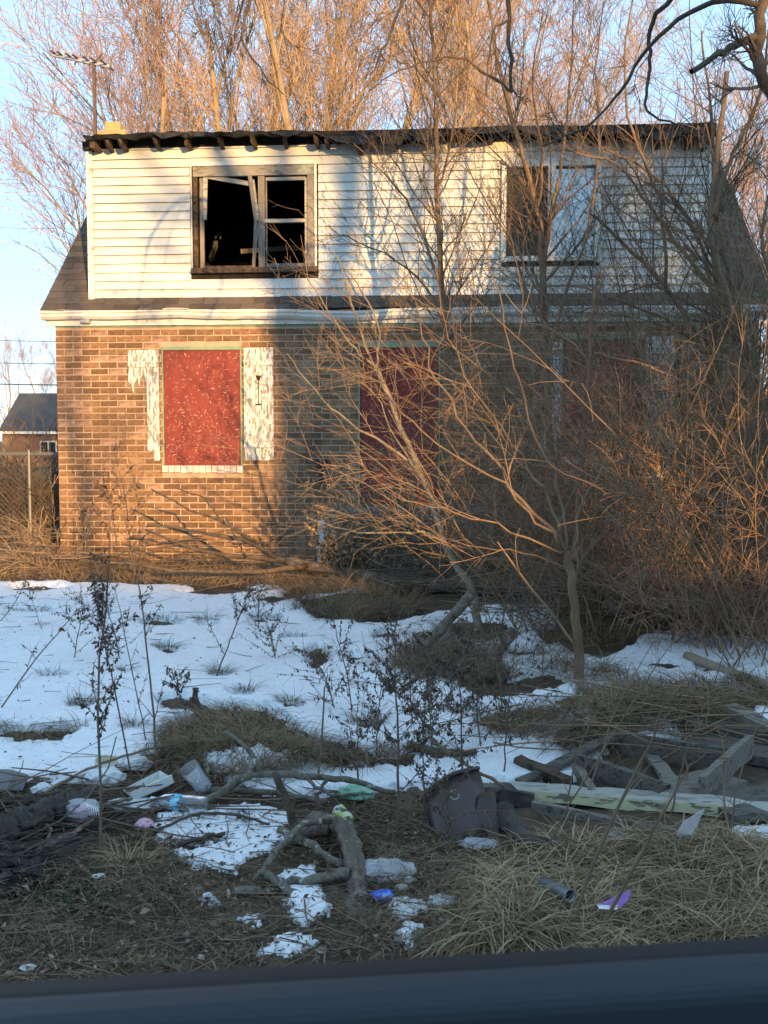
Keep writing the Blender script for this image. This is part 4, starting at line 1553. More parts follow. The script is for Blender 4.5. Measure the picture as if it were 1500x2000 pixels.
# upright saplings close to the siding
sapling('sapling', 'straight upright sapling in front of the white siding middle', [
    ppath([(905, 1110), (885, 900), (868, 640), (858, 480), (852, 330), (850, 170), (840, 20), (835, -80)], 10.3, .05, .014, 24),
    ppath([(862, 560), (840, 500), (800, 400), (740, 330), (690, 280)], 10.2, .022, .005, 16),
    ppath([(868, 640), (830, 560), (760, 500), (690, 470), (640, 440)], 10.1, .016, .004, 16),
    ppath([(858, 440), (830, 350), (835, 250), (810, 120)], 10.4, .018, .005, 16),
    ppath([(854, 380), (880, 280), (900, 150), (930, 20)], 10.4, .016, .005, 16),
    ppath([(868, 640), (900, 560), (960, 470), (985, 380)], 10.2, .014, .004, 16)], (.4, 1.6), 6.0, 'bark', 'twig_dark', gp(905, 1112), sub2=5, up=.16)
sapling('sapling', 'forked sapling whose stems cross the right dormer window', [
    ppath([(1085, 1110), (1075, 850), (1065, 620), (1058, 500), (1050, 420), (1020, 300), (985, 180), (960, 40), (950, -60)], 9.8, .055, .014, 24),
    ppath([(1060, 520), (1080, 400), (1095, 330), (1110, 180), (1120, 20)], 9.8, .03, .008, 18),
    ppath([(1066, 640), (1030, 570), (990, 460), (940, 380), (900, 290)], 9.7, .018, .004, 18),
    ppath([(1070, 700), (1110, 560), (1150, 440), (1170, 280), (1165, 130), (1180, 0)], 9.7, .024, .006, 20),
    ppath([(1050, 420), (1060, 300), (1040, 160), (1060, 20)], 9.9, .016, .005, 16)], (.4, 1.6), 6.0, 'bark', 'twig_dark', gp(1085, 1112), sub2=5, up=.16)
sapling('sapling', 'slanting dark sapling reaching up past the right end of the siding', [
    ppath([(1490, 1120), (1440, 900), (1380, 700), (1300, 560), (1210, 470), (1160, 420)], [8.6, 8.6, 8.5, 8.4, 8.3, 8.2], .05, .008, 24),
    ppath([(1380, 700), (1330, 640), (1240, 600), (1130, 560), (1060, 560)], 8.4, .022, .004, 18),
    ppath([(1400, 760), (1390, 560), (1340, 420), (1260, 330), (1180, 290)], 8.5, .03, .006, 20),
    ppath([(1430, 860), (1450, 640), (1400, 420), (1390, 230), (1370, 60)], 8.7, .035, .008, 20),
    ppath([(1300, 560), (1290, 400), (1230, 240), (1220, 100), (1240, -20)], 8.4, .02, .006, 20)], (.4, 1.6), 6.0, 'bark', 'twig_dark', gp(1490, 1122), sub2=5, up=.12)
sapling('sapling', 'tall dark tree at the right edge leaning over the house corner', [
    ppath([(1540, 1150), (1500, 900), (1480, 740), (1420, 600), (1390, 480), (1400, 300), (1420, 140)], [7.9, 7.9, 7.9, 8, 8, 8.1, 8.2], .055, .022, 24),
    ppath([(1420, 600), (1340, 500), (1260, 390), (1200, 320), (1090, 290)], 8, .025, .006, 20),
    ppath([(1395, 420), (1430, 300), (1480, 200), (1500, 60)], 8, .025, .008, 18),
    ppath([(1480, 740), (1380, 660), (1280, 640), (1180, 600)], 7.8, .018, .004, 18),
    ppath([(1500, 900), (1430, 790), (1330, 730), (1240, 700), (1150, 690)], 7.7, .02, .004, 18),
    ppath([(1490, 820), (1530, 640), (1490, 480), (1510, 330)], 7.9, .03, .01, 18)], (.4, 1.6), 6.0, 'bark', 'twig_dark', gp(1540, 1152), sub2=5, up=.12)

# sunlit vine-wrapped stem
vs_ = ppath([(1125, 1090), (1132, 950), (1140, 860), (1148, 780), (1152, 700), (1158, 620), (1168, 540)], 7.2, .022, .012, 24)
vt = sapling('vine_stem', 'slender upright stem wrapped in reddish vine in front of the right window', [
    vs_, ppath([(1160, 690), (1210, 700), (1260, 712), (1310, 735), (1370, 770)], 7.2, .016, .006, 14),
    ppath([(1148, 700), (1090, 650), (1020, 630), (960, 640), (900, 660)], 7.2, .009, .003, 16),
    ppath([(1145, 720), (1080, 690), (1000, 700), (930, 730), (880, 780)], 7.1, .008, .003, 16),
    ppath([(1135, 930), (1060, 910), (990, 900), (920, 880)], 7.1, .010, .003, 16)], (.2, .55), 6, 'twig_red', 'twig_red', gp(1125, 1250), sub2=3, up=.03, wig=.14)
P0 = vs_[0][0] - np.array(vt.location)
vb = grow(P0[None], vs_[1], 260, (.15, 1), (.06, .2), (R(10), R(70)), 5, wig=.45, rr=.12, rmin=.0025, tip=.8, up=.1)
link('vine', tube_mesh('vine', [vb], 3), M['twig_red'], vt, kind='stuff')

# overhanging tree at upper right with hanging limbs
Yo = 6.0
ob = [ppath([(1760, 1150), (1720, 700), (1590, 330), (1497, 175), (1480, 90), (1490, 0), (1500, -120)], [6.6, 6.5, 6.2, 6, 6, 6, 6], .050, .036, 24),
      ppath([(1478, 70), (1440, 85), (1400, 110), (1350, 140)], [6, 5.95, 5.9, 5.85], .034, .020, 12),
      ppath([(1495, 10), (1400, 4), (1330, 35), (1260, 100), (1210, 180), (1150, 245), (1060, 285)], [6, 6, 6.1, 6.2, 6.3, 6.3, 6.3], .022, .006, 24),
      ppath([(1490, -80), (1380, -60), (1290, 20), (1265, 70), (1270, 120), (1262, 180), (1270, 220), (1320, 245)], [6, 6, 6.2, 6.3, 6.3, 6.3, 6.3, 6.3], .022, .007, 24),
      ppath([(1495, -150), (1300, -220), (1100, -180), (1000, -60), (995, 60), (1000, 180)], [6, 6.2, 6.4, 6.5, 6.5, 6.5], .03, .013, 26),
      ppath([(1000, 180), (960, 150), (900, 115), (850, 116), (780, 140), (720, 178)], 6.5, .012, .004, 20),
      ppath([(990, 40), (965, 60), (955, 110), (950, 190)], 6.5, .009, .004, 12),
      ppath([(1100, -180), (900, -260), (810, -120), (785, 0), (755, 80), (724, 145)], [6.4, 6.6, 6.6, 6.6, 6.6, 6.6], .02, .006, 22),
      ppath([(900, -260), (650, -300), (520, -160), (490, -20), (475, 60), (482, 100), (520, 155), (555, 185)], [6.6, 6.8, 6.8, 6.8, 6.8, 6.8, 6.8, 6.8], .022, .004, 26),
      ppath([(475, 66), (455, 67), (438, 62)], 6.8, .006, .003, 6),
      ppath([(650, -300), (580, -150), (555, 0), (553, 60), (580, 180)], 6.9, .010, .003, 16)]
sapling('overhanging_tree', 'dark overhanging tree at the upper right with crooked hanging limbs', ob, (.15, .5), 2.2, 'bark_dark', 'twig_dark', gp(1760, 1150), sub2=3, up=.0, wig=.2, cat='tree', tw=.003)

# arching brush in the right thicket: many separate shrubs
def shrub(label, u, v, n, hgt, spread, seed, bark='twig', group='leafless shrubs in the thicket', wig=.09, lean=(0, 0), sag=.05, name='bare_shrub', l2=6, l3=3, rad=.006, tw=.0028):
    global rng
    kp = rng
    rng = np.random.default_rng(seed)
    b = gp(u, v)
    t_ = thing(name, label, 'shrub', b, group)
    az = rng.uniform(0, 2 * PI, n)
    d = np.stack([np.cos(az) * spread + lean[0], np.sin(az) * spread + lean[1], np.ones(n)], -1)
    d = norm(d + rng.normal(0, .12, (n, 3)))
    K = 12
    pts = np.zeros((n, K, 3))
    pts[:, 0] = np.stack([rng.normal(0, .12, n), rng.normal(0, .12, n), np.zeros(n)], -1)
    L = hgt * rng.uniform(.6, 1.15, n)[:, None]
    for j in range(1, K):
        pts[:, j] = pts[:, j - 1] + d * L / (K - 1)
        d = d + rng.normal(0, wig, (n, 3))
        d[:, 2] -= sag
        d = norm(d)
    pts[:, 1:, 2] = np.maximum(pts[:, 1:, 2], .03)
    rad_ = rad * rng.uniform(.6, 1.3, n)[:, None] * np.linspace(1, .3, K)[None]
    main = (pts, np.maximum(rad_, tw))
    a = grow(*main, l2, (.15, 1), (hgt * .15, hgt * .4), (R(20), R(60)), 7, up=.06, wig=.11, rr=.6, tip=.5, rmin=tw, sag=sag * .5)
    c = grow(*a, l3, (.2, 1), (hgt * .05, hgt * .15), (R(20), R(60)), 4, up=.04, wig=.13, rr=.7, tip=.6, rmin=tw * .85)
    link('stems', tube_mesh('stems', [main], 4), M[bark], t_)
    link('twigs', tube_mesh('twigs', [a, c], 3), M[bark], t_, kind='stuff')
    rng = kp


for k, (u, v, n, h, sp, mt, ln, lab) in enumerate([
    (1000, 1170, 11, 2.2, .7, 'twig', (-.1, 0), 'brown leafless shrub right of the red door'), (1080, 1150, 12, 2.5, .7, 'twig', (0, 0), 'leafless shrub below the left shutter of the right window'),
    (1180, 1165, 14, 2.3, .8, 'twig', (0, -.1), 'leafless shrub in front of the right red window'), (1290, 1180, 24, 2.2, .8, 'twig', (0, 0), 'leafless shrub below the right window shutter, behind the foam block'),
    (1380, 1190, 24, 2.4, .8, 'twig_red', (0, -.1), 'reddish leafless shrub right of the foam block'), (1460, 1210, 24, 2.4, .8, 'twig_red', (-.2, 0), 'reddish leafless shrub at the foot of the broken limb'),
    (1250, 1230, 18, 1.6, 1.0, 'twig', (-.2, 0), 'low spreading shrub between the white cup and foam block'), (1420, 1280, 16, 1.6, .9, 'twig_red', (-.2, 0), 'low reddish shrub behind the tan pole'),
    (1120, 1200, 18, 1.6, 1.0, 'twig', (0, 0), 'low shrub around the multi-stemmed young tree'), (940, 1150, 14, 1.8, .8, 'twig', (.1, 0), 'thin shrub behind the leaning post by the fallen trunk'),
    (1520, 1260, 20, 2.2, .8, 'twig_red', (-.2, 0), 'reddish shrub reaching in from the right edge'), (1340, 1140, 18, 2.8, .6, 'twig_dark', (0, 0), 'tall dark shrub against the wall near the right corner'),
    (1220, 1135, 16, 2.6, .6, 'twig_dark', (0, 0), 'tall dark shrub against the right red window board'), (1480, 1150, 18, 3.0, .5, 'twig_dark', (-.1, 0), 'tall dark shrub at the right corner of the house'),
    (1060, 1240, 10, 1.0, 1.0, 'weed', (0, 0), 'low brown weedy shrub left of the young tree trunk'), (1330, 1250, 14, 1.0, 1.1, 'twig', (0, 0), 'low sprawling shrub before the foam block'),
    (870, 1150, 10, 1.2, .9, 'weed', (0, 0), 'low brown shrub in front of the porch by the fallen trunk')]):
    shrub(lab, u, v, n, h, sp, 300 + k, mt, lean=ln, l2=8, l3=4)
for k, (u, v, n, h, sp, ln, lab) in enumerate([
    (1010, 1230, 9, 3.0, .55, (-.15, 0), 'tall wispy tan shrub veiling the wall right of the red door'), (1090, 1190, 12, 3.3, .5, (-.1, 0), 'tall wispy tan shrub behind the young tree trunk'),
    (1180, 1240, 13, 3.1, .5, (0, 0), 'tall wispy tan shrub veiling the right red window'), (1260, 1200, 14, 3.5, .5, (0, 0), 'tall wispy tan shrub reaching the gutter near the right shutter'),
    (1340, 1250, 13, 3.2, .5, (0, 0), 'tall wispy tan shrub over the foam block'), (1410, 1220, 13, 3.6, .45, (-.05, 0), 'tall wispy tan shrub before the right house corner'),
    (1470, 1300, 20, 3.0, .5, (-.15, 0), 'tall wispy tan shrub at the right edge by the tan pole'), (1540, 1230, 18, 3.8, .5, (-.2, 0), 'tall wispy tan shrub leaning in from beyond the right edge')]):
    shrub(lab, u, v, n, h, sp, 340 + k, 'twig', lean=ln, l2=11, l3=4, wig=.07, sag=.045, rad=.0055, tw=.0022, group='tall wispy shrubs in the thicket')
for k, (u, v, n, h, ln, lab) in enumerate([
    (1000, 1125, 7, 4.4, (0, 0), 'tall thin grey shrub stems crossing the siding left of the dormer window'), (1130, 1130, 6, 4.8, (0, 0), 'tall thin grey shrub stems crossing the glazed dormer window'),
    (1230, 1140, 7, 5.0, (0, 0), 'tall thin grey shrub stems crossing the siding right of the dormer window'), (1320, 1150, 8, 5.0, (.02, 0), 'tall thin grey shrub stems before the right end of the siding'),
    (1400, 1160, 12, 5.4, (.03, 0), 'tall thin grey shrub stems before the right roof slope'), (1480, 1170, 14, 5.4, (0, 0), 'tall thin grey shrub stems at the far right edge')]):
    shrub(lab, u, v, n, h, .28, 500 + k, 'twig_dark', lean=ln, l2=10, l3=4, wig=.075, sag=.008, rad=.009, tw=.0025, group='tall thin shrubs against the house')
# spiny horizontal branches lit by the sun (a fallen broken limb)
sapling('broken_limb', 'broken grey limb leaning out of the thicket with spiny sunlit twigs', [
    ppath([(1478, 1130), (1440, 1060), (1415, 1000), (1390, 975), (1340, 955), (1280, 926)], [7.6, 7.5, 7.4, 7.3, 7.3, 7.2], .045, .028, 18),
    ppath([(1390, 975), (1310, 945), (1230, 960), (1150, 1030)], 7.2, .012, .004, 16),
    ppath([(1300, 935), (1240, 890), (1180, 920), (1080, 960), (1060, 985)], 7.2, .010, .004, 18),
    ppath([(1290, 930), (1330, 860), (1310, 800), (1330, 760)], 7.2, .010, .003, 14),
    ppath([(1280, 985), (1230, 1020), (1190, 1035)], 7.1, .008, .003, 12),
    ppath([(1400, 980), (1440, 900), (1470, 830), (1500, 800)], 7.3, .012, .004, 14)], (.12, .4), 12, 'log_grey', 'twig_red', gp(1478, 1240), sub2=4, up=.02, wig=.2, cat='branch', ang=(35, 75))

# dry forb shrub in front of the red door, dark yew below
def leafy(name, label, cat, u0, u1, vb, vt, Y, n, leaf_mat, stem_mat, lsize, nl, seed, group=None, spread=.35, drop=0.0, sub_n=7):
    global rng
    kp = rng
    rng = np.random.default_rng(seed)
    c = (u0 + u1) / 2
    b = px(c, vb, Y)
    b[2] = float(gz(b[0], b[1]))
    t_ = thing(name, label, cat, b, group)
    wd2 = (u1 - u0) / FPX * Y / 2
    H = px(c, vt, Y)[2] - b[2]
    K = 9
    base = np.stack([rng.normal(0, wd2 * .35, n), rng.normal(0, wd2 * .3, n), np.zeros(n)], -1)
    d = norm(np.stack([base[:, 0] / wd2 * spread * 2, base[:, 1] / wd2 * spread * 2, np.ones(n)], -1) + rng.normal(0, .15, (n, 3)))
    pts = np.zeros((n, K, 3))
    pts[:, 0] = base
    L = H * rng.uniform(.55, 1.1, n)[:, None]
    for j in range(1, K):
        pts[:, j] = pts[:, j - 1] + d * L / (K - 1)
        d = norm(d + rng.normal(0, .10, (n, 3)))
    main = (pts, .005 * np.linspace(1, .4, K)[None] * np.ones((n, 1)))
    a = grow(*main, sub_n, (.25, 1), (H * .12, H * .32), (R(25), R(65)), 6, up=.1, wig=.12, rr=.6, rmin=.0022, sag=drop)
    link('stems', tube_mesh('stems', [main, a], 3), M[stem_mat], t_, kind='stuff')
    q = nl
    idx = rng.integers(0, len(a[0]), q)
    f = rng.uniform(.15, 1, q) * 4.99
    k = f.astype(int)
    ff = (f - k)[:, None]
    P = a[0][idx, k] * (1 - ff) + a[0][idx, k + 1] * ff
    D = rng.normal(0, 1, (q, 3)) + np.array([0, 0, -.4])
    link('leaves', leaf_mesh('leaves', [leaf_quads(P, D, lsize, (.3, .7), .4)]), M[leaf_mat], t_, kind='stuff')
    rng = kp
    return t_


leafy('dead_shrub', 'tall dried brown leafy shrub in front of the red door', 'shrub', 690, 860, 1105, 905, 10.3, 34, 'weed_tan', 'weed_tan', (.018, .05), 5200, 41)
leafy('dead_shrub', 'lower dried brown shrub beside the white railing stub', 'shrub', 625, 740, 1108, 960, 10.2, 26, 'weed_tan', 'weed_tan', (.018, .045), 3400, 42)
leafy('yew_bush', 'small dark green evergreen bush under the dried shrub', 'shrub', 640, 740, 1112, 1035, 10.5, 20, 'yew', 'weed', (.02, .045), 1500, 43)
leafy('dead_shrub', 'dried reddish weeds at the house foot right of the porch', 'shrub', 960, 1060, 1140, 1000, 9.6, 16, 'weed_tan', 'weed', (.02, .05), 700, 44)

# ------------------------------------------------------------------ dead weeds in the snow
def weed(label, pts, r0, nbr, brl, nleaf, seed, group=None, mat_s='weed', mat_l='weed_leaf', lsz=(.012, .03), tr=(.15, 1), drop=.06, up=.12, ang=(25, 60), name='dead_weed', extra=()):
    global rng
    kp = rng
    rng = np.random.default_rng(seed)
    b = gp(*pts[0])
    Y = b[1]
    t_ = thing(name, label, 'weed', b, group)
    st_ = [path([px(u, v, Y + .0) - b for (u, v) in pl], r0, r0 * .35, 14, .002) for pl in [pts] + list(extra)]
    a = [grow(*s, nbr, tr, brl, (R(ang[0]), R(ang[1])), 8, up=up, wig=.10, rr=.5, tip=.5, rmin=.0014, sag=drop) for s in st_]
    c = [grow(*q, 2, (.3, 1), (brl[0] * .25, brl[1] * .4), (R(25), R(60)), 4, up=.05, wig=.12, rr=.7, rmin=.0011, sag=drop) for q in a]
    link('stem', tube_mesh('stem', st_, 5), M[mat_s], t_)
    link('side_stems', tube_mesh('side_stems', a + c, 3), M[mat_s], t_, kind='stuff')
    if nleaf:
        al = np.concatenate([q[0] for q in a])
        idx = rng.integers(0, len(al), nleaf)
        f = rng.uniform(.1, 1, nleaf) * 6.99
        k = f.astype(int)
        ff = (f - k)[:, None]
        P = al[idx, k] * (1 - ff) + al[idx, k + 1] * ff
        D = rng.normal(0, .6, (nleaf, 3)) + np.array([0, 0, -.8])
        link('leaves', leaf_mesh('leaves', [leaf_quads(P, D, lsz, (.3, .55), .5)]), M[mat_l], t_, kind='stuff')
    rng = kp


weed('tallest dark weed stalk, rising from the dirt beside the pink bag', [(198, 1690), (195, 1500), (192, 1330), (205, 1200), (215, 1080), (212, 960)], .0055, 22, (.10, .34), 420, 51, tr=(.25, .98))
weed('thin slanting weed stalk beside the tall stalk, leaning left', [(262, 1540), (230, 1380), (205, 1260), (185, 1150), (160, 1000)], .004, 14, (.06, .2), 190, 52)
weed('bare tan weed stalk standing in snow left of the grass mound', [(308, 1500), (295, 1350), (278, 1190), (262, 1090)], .006, 9, (.1, .3), 60, 53, 'weed stalks by the grass mound')
weed('thin bare stalk crossing just left of the grass mound', [(288, 1460), (262, 1330), (240, 1220), (225, 1150)], .0035, 5, (.05, .2), 20, 54, 'weed stalks by the grass mound')
weed('long leaning tan stalk slanting across the snow at the left edge', [(-10, 1400), (60, 1300), (120, 1230), (150, 1190)], .005, 10, (.08, .25), 80, 55)
weed('thin fuzzy stalk slanting up at the left edge over the snow', [(-40, 1250), (20, 1190), (60, 1120), (110, 1060)], .004, 14, (.05, .18), 150, 56)
weed('bushy dead weed with curled brown leaves in the middle of the snow', [(775, 1640), (778, 1500), (776, 1400), (772, 1330), (770, 1240)], .006, 26, (.15, .45), 900, 57, lsz=(.012, .028), drop=.03, ang=(40, 85))
weed('bushy dead weed beside the brown plastic bin', [(905, 1560), (902, 1450), (900, 1360), (890, 1290)], .005, 20, (.12, .35), 650, 58, drop=.03, ang=(35, 80))
weed('dead weed drooping over the snow right of the middle stalk', [(845, 1470), (840, 1400), (830, 1320), (825, 1250)], .004, 20, (.12, .38), 500, 59, drop=.05)
weed('dark crooked bare stalk in the snow above the long branch', [(622, 1530), (628, 1440), (634, 1350), (640, 1318)], .006, 3, (.05, .12), 0, 60, up=.3)
weed('slender leafy weed leaning right in the snow near the grass clump', [(422, 1325), (445, 1260), (470, 1200), (490, 1140)], .006, 14, (.15, .4), 260, 61, drop=.09)
weed('dead weed in the snow behind the middle stalk', [(690, 1410), (680, 1330), (660, 1250), (650, 1200)], .004, 14, (.1, .35), 250, 62, drop=.05)
weed('small dead weed sprawling beside the upright bottle neck in the snow', [(365, 1395), (350, 1350), (345, 1320)], .004, 12, (.08, .22), 260, 63, drop=.10)
weed('thin dead weed by the fallen limbs at the wall foot', [(255, 1130), (250, 1060), (238, 970), (220, 900)], .006, 16, (.2, .5), 320, 64, mat_s='weed', mat_l='weed_tan')
weed('leafy dry weed against the sunlit brick at left', [(275, 1125), (272, 1020), (262, 940), (235, 830)], .007, 18, (.2, .55), 420, 65, mat_l='weed_tan')
weed('small tan weed by the sunlit brick corner', [(168, 1110), (170, 1030), (165, 960), (170, 900)], .005, 14, (.15, .4), 200, 66, mat_l='weed_tan')
weed('dead weed in the brush right of the leaning post', [(985, 1420), (975, 1330), (960, 1230), (945, 1160)], .005, 18, (.12, .4), 400, 67)
weed('thin stalk in the snow near the left tuft', [(85, 1240), (65, 1180), (55, 1140)], .003, 8, (.1, .3), 40, 68)
r9 = np.random.default_rng(77)
for k, (u, v, h, lab) in enumerate([(735, 1480, 150, 'dead weed with curled leaves at left of the middle weed'), (805, 1430, 170, 'dead weed with curled leaves close right of the middle weed'), (870, 1400, 160, 'dead brown weed between the middle weed and the bin weed'),
                                    (940, 1470, 190, 'dead weed leaning right behind the plastic bin'), (985, 1520, 210, 'dark weed stalk behind the yellow beam end'), (700, 1560, 170, 'dead weed by the green bag'), (830, 1600, 220, 'brown dead weed beside the bin at its left'),
                                    (760, 1300, 110, 'small dead weed left of the leaning post'), (655, 1400, 120, 'small dead weed in the snow right of the grass mound'), (540, 1300, 90, 'thin dead weed in the open snow middle'), (505, 1240, 90, 'thin weed in the snow below the fallen limbs'),
                                    (1000, 1300, 140, 'brown weed right of the bent sapling foot'), (1060, 1330, 130, 'brown weed left of the young tree trunk'), (145, 1300, 120, 'fine weed in the snow left of the tall stalk'), (235, 1300, 150, 'fine weed in the snow right of the tall stalk'), (880, 1640, 120, 'low brown weed below the bin')]):
    ln = float(r9.normal(0, 18))
    weed(lab, [(u, v), (u + ln * .3, v - h * .4), (u + ln * .8, v - h * .75), (u + ln * 1.3, v - h)], .0042, 20, (.10, .40), 380, 900 + k, 'dead weeds around the middle of the snow', drop=.035, ang=(30, 80), lsz=(.010, .024), tr=(.12, 1))
# tall canes on the right foreground
CG = 'bare canes in the right foreground'
for k, (pl, lab) in enumerate([
    ([(1110, 1830), (1170, 1660), (1230, 1530), (1275, 1440), (1300, 1360)], 'thick brown cane slanting over the yellow board'),
    ([(1165, 1830), (1235, 1700), (1300, 1580), (1350, 1490)], 'second brown cane right of the thick one'),
    ([(1050, 1690), (1120, 1560), (1200, 1430), (1270, 1320), (1330, 1230)], 'thin cane leaning right over the wooden frame'),
    ([(1140, 1570), (1175, 1470), (1210, 1370), (1290, 1230)], 'thin pale cane crossing the left of the wooden frame'),
    ([(1105, 1580), (1125, 1480), (1160, 1400), (1200, 1330)], 'slim cane beside the rotten beam'),
    ([(1310, 1590), (1340, 1470), (1390, 1350), (1420, 1250)], 'slim cane rising before the frame right corner'),
    ([(1425, 1660), (1440, 1530), (1480, 1420), (1520, 1330)], 'slim cane at the right edge by the snow patch'),
    ([(1425, 1640), (1415, 1560), (1418, 1480), (1400, 1420)], 'upright thin cane at the right behind the yellow board')]):
    weed(lab, pl, .0065 if k < 2 else .0038, 5 if k < 2 else 4, (.1, .4), 0, 80 + k, CG, mat_s='twig' if k % 3 else 'weed', name='dead_cane', up=.05, drop=.02)

# ------------------------------------------------------------------ dry grass (stuff) and tufts on the snow
def scatter(poly, n, seed=None):
    """points on the ground inside a photo polygon"""
    us, vs_ = [p[0] for p in poly], [p[1] for p in poly]
    out = []
    px_, py_ = np.array(us), np.array(vs_)
    while len(out) < n:
        u = rng.uniform(min(us), max(us), 4000)
        # uniform on the ground rather than in the picture
        d0, d1 = 1 / (max(vs_) - 860), 1 / (min(vs_) - 860)
        v = 860 + 1 / np.sqrt(rng.uniform(d0 ** 2, d1 ** 2, 4000)) if d1 > d0 * 1.6 else rng.uniform(min(vs_), max(vs_), 4000)
        ins = np.zeros(4000, bool)
        j = len(poly) - 1
        for i in range(len(poly)):
            c = ((py_[i] > v) != (py_[j] > v)) & (u < (px_[j] - px_[i]) * (v - py_[i]) / (py_[j] - py_[i] + 1e-9) + px_[i])
            ins ^= c
            j = i
        out += list(zip(u[ins], v[ins]))
    out = np.array(out[:n])
    a, b = (out[:, 0] - 750) / FPX, (1000 - out[:, 1]) / FPX
    dz, dy = -SP + b * CP, CP + b * SP
    z = np.zeros(n)
    for _ in range(4):
        t = (z - CAMZ) / dz
        x, y = a * t, dy * t
        z = gz(x, y)
    return np.stack([x, y, z], -1)


def grass(name, polys, mat_, length, width, upz=.5, droop=1.2, clump=.25, lie=None, mess=.9):
    V, F, b = [], [], 0
    for poly, n in polys:
        P = scatter(poly, n)
        # shared lie direction per clump
        ph = 2.5 * nz(P[:, 0], P[:, 1], 2.2, 21) + 2.0 * nz(P[:, 0], P[:, 1], 5.5, 22)
        az = ph * PI * .6 + rng.normal(0, mess, n) if lie is None else lie + rng.normal(0, .35, n) + PI * rng.integers(0, 2, n)
        D = np.stack([np.cos(az), np.sin(az), rng.uniform(upz * .2, upz * 1.6, n)], -1)
        P[:, 2] += rng.uniform(0, .05, n) * (nz(P[:, 0], P[:, 1], 4, 23) + 1)
        v, f = blades(P, D, length, width, droop)
        V.append(v)
        F.append(f + b)
        b += len(v)
    return link(name, mesh_np(name, np.concatenate(V), [np.concatenate(F)]), M[mat_], kind='stuff')


grass('bark_slabs', [([(-200, 1560), (60, 1575), (190, 1580), (200, 1600), (120, 1680), (60, 1740), (-200, 1790)], 1300)], 'bark_strip', (.05, .26), (.006, .020), .25, .4, lie=.15)
grass('matted_grass', [([(960, 1700), (1060, 1650), (1200, 1650), (1330, 1640), (1460, 1650), (1700, 1660), (1700, 1880), (1350, 1850), (1000, 1870), (900, 1840)], 6500)], 'straw', (.10, .34), (.0022, .0062), .30, 1.1, mess=1.6)
grass('matted_grass', [([(900, 1680), (1060, 1640), (1330, 1650), (1700, 1660), (1700, 1880), (1350, 1850), (1000, 1870), (880, 1840)], 4500)], 'straw_dull', (.06, .22), (.0018, .0045), .2, 1.0, mess=2.0)
grass('matted_grass', [([(280, 1480), (340, 1425), (430, 1388), (520, 1392), (600, 1440), (700, 1475), (810, 1485), (690, 1510), (560, 1505), (430, 1510), (300, 1515)], 3800)], 'straw_dull', (.12, .28), (.0022, .005), .6, 1.5)
grass('matted_grass', [([(1000, 1300), (1080, 1330), (1130, 1370), (1180, 1420), (1330, 1440), (1450, 1400), (1600, 1380), (1600, 1350), (1400, 1340), (1240, 1345), (1150, 1300), (1050, 1260)], 4200), ([(940, 1420), (1060, 1400), (1180, 1400), (1330, 1440), (1250, 1450), (1060, 1460), (940, 1450)], 2200),
                       ([(740, 1320), (880, 1350), (1010, 1330), (980, 1260), (900, 1230), (800, 1260)], 4200), ([(1050, 1160), (1800, 1180), (1800, 1290), (1250, 1270), (1100, 1280), (980, 1200)], 6000)], 'straw_dull', (.14, .34), (.0025, .0055), .7, 1.3)
grass('dry_grass', [([(-500, 1085), (130, 1075), (300, 1095), (560, 1105), (620, 1120), (540, 1150), (330, 1150), (120, 1140), (-500, 1145)], 9000), ([(560, 1105), (960, 1100), (1050, 1160), (900, 1165), (600, 1165)], 3200)], 'straw_warm', (.15, .42), (.003, .006), .8, 1.1)
grass('brush_mound', [(ell(690, 1190, 130, 30), 3200), (ell(640, 1160, 120, 14), 1200)], 'straw_dull', (.15, .35), (.0025, .005), .9, 1.0)
grass('matted_grass', [([(-400, 1435), (60, 1425), (185, 1428), (140, 1455), (40, 1465), (-400, 1470)], 1500)], 'straw_dull', (.08, .2), (.002, .0045), .5, 1.4)
grass('dead_thatch', [([(-300, 1560), (200, 1600), (340, 1640), (420, 1720), (500, 1800), (520, 1880), (300, 1905), (-300, 1960)], 4200), ([(740, 1560), (860, 1600), (980, 1680), (960, 1860), (740, 1890)], 2200)], 'thatch', (.02, .09), (.0014, .0036), .25, 1.3)

grass('loose_straw', [([(-300, 1560), (200, 1600), (340, 1640), (420, 1720), (500, 1800), (520, 1880), (300, 1905), (-300, 1960)], 1500), ([(620, 1560), (860, 1600), (980, 1680), (960, 1860), (620, 1890), (480, 1760)], 700)], 'straw_dull', (.03, .11), (.0013, .003), .2, 1.2)
TG = 'dry grass tufts poking through the snow'
def tuft(u, v, w_px, n, label, h=(.05, .16), m_='straw_dull', up=1.0, group=TG):
    b = gp(u, v)
    r_ = w_px / FPX * b[1] / 2
    az = rng.uniform(0, 2 * PI, n)
    rr = r_ * np.sqrt(rng.uniform(0, 1, n))
    P = np.stack([b[0] + rr * np.cos(az), b[1] + .7 * rr * np.sin(az), np.zeros(n)], -1)
    P[:, 2] = gz(P[:, 0], P[:, 1]) + .035
    D = np.stack([np.cos(az) * .8 + rng.normal(0, .4, n), np.sin(az) * .8 + rng.normal(0, .4, n), rng.uniform(.3, 1.4, n) * up], -1)
    v_, f_ = blades(P, D, h, (.0022, .0045), 1.3)
    link('grass_tuft', mesh_np('grass_tuft', v_ - b, [f_]), M[m_], label=label, cat='grass tuft', group=group, loc=b)


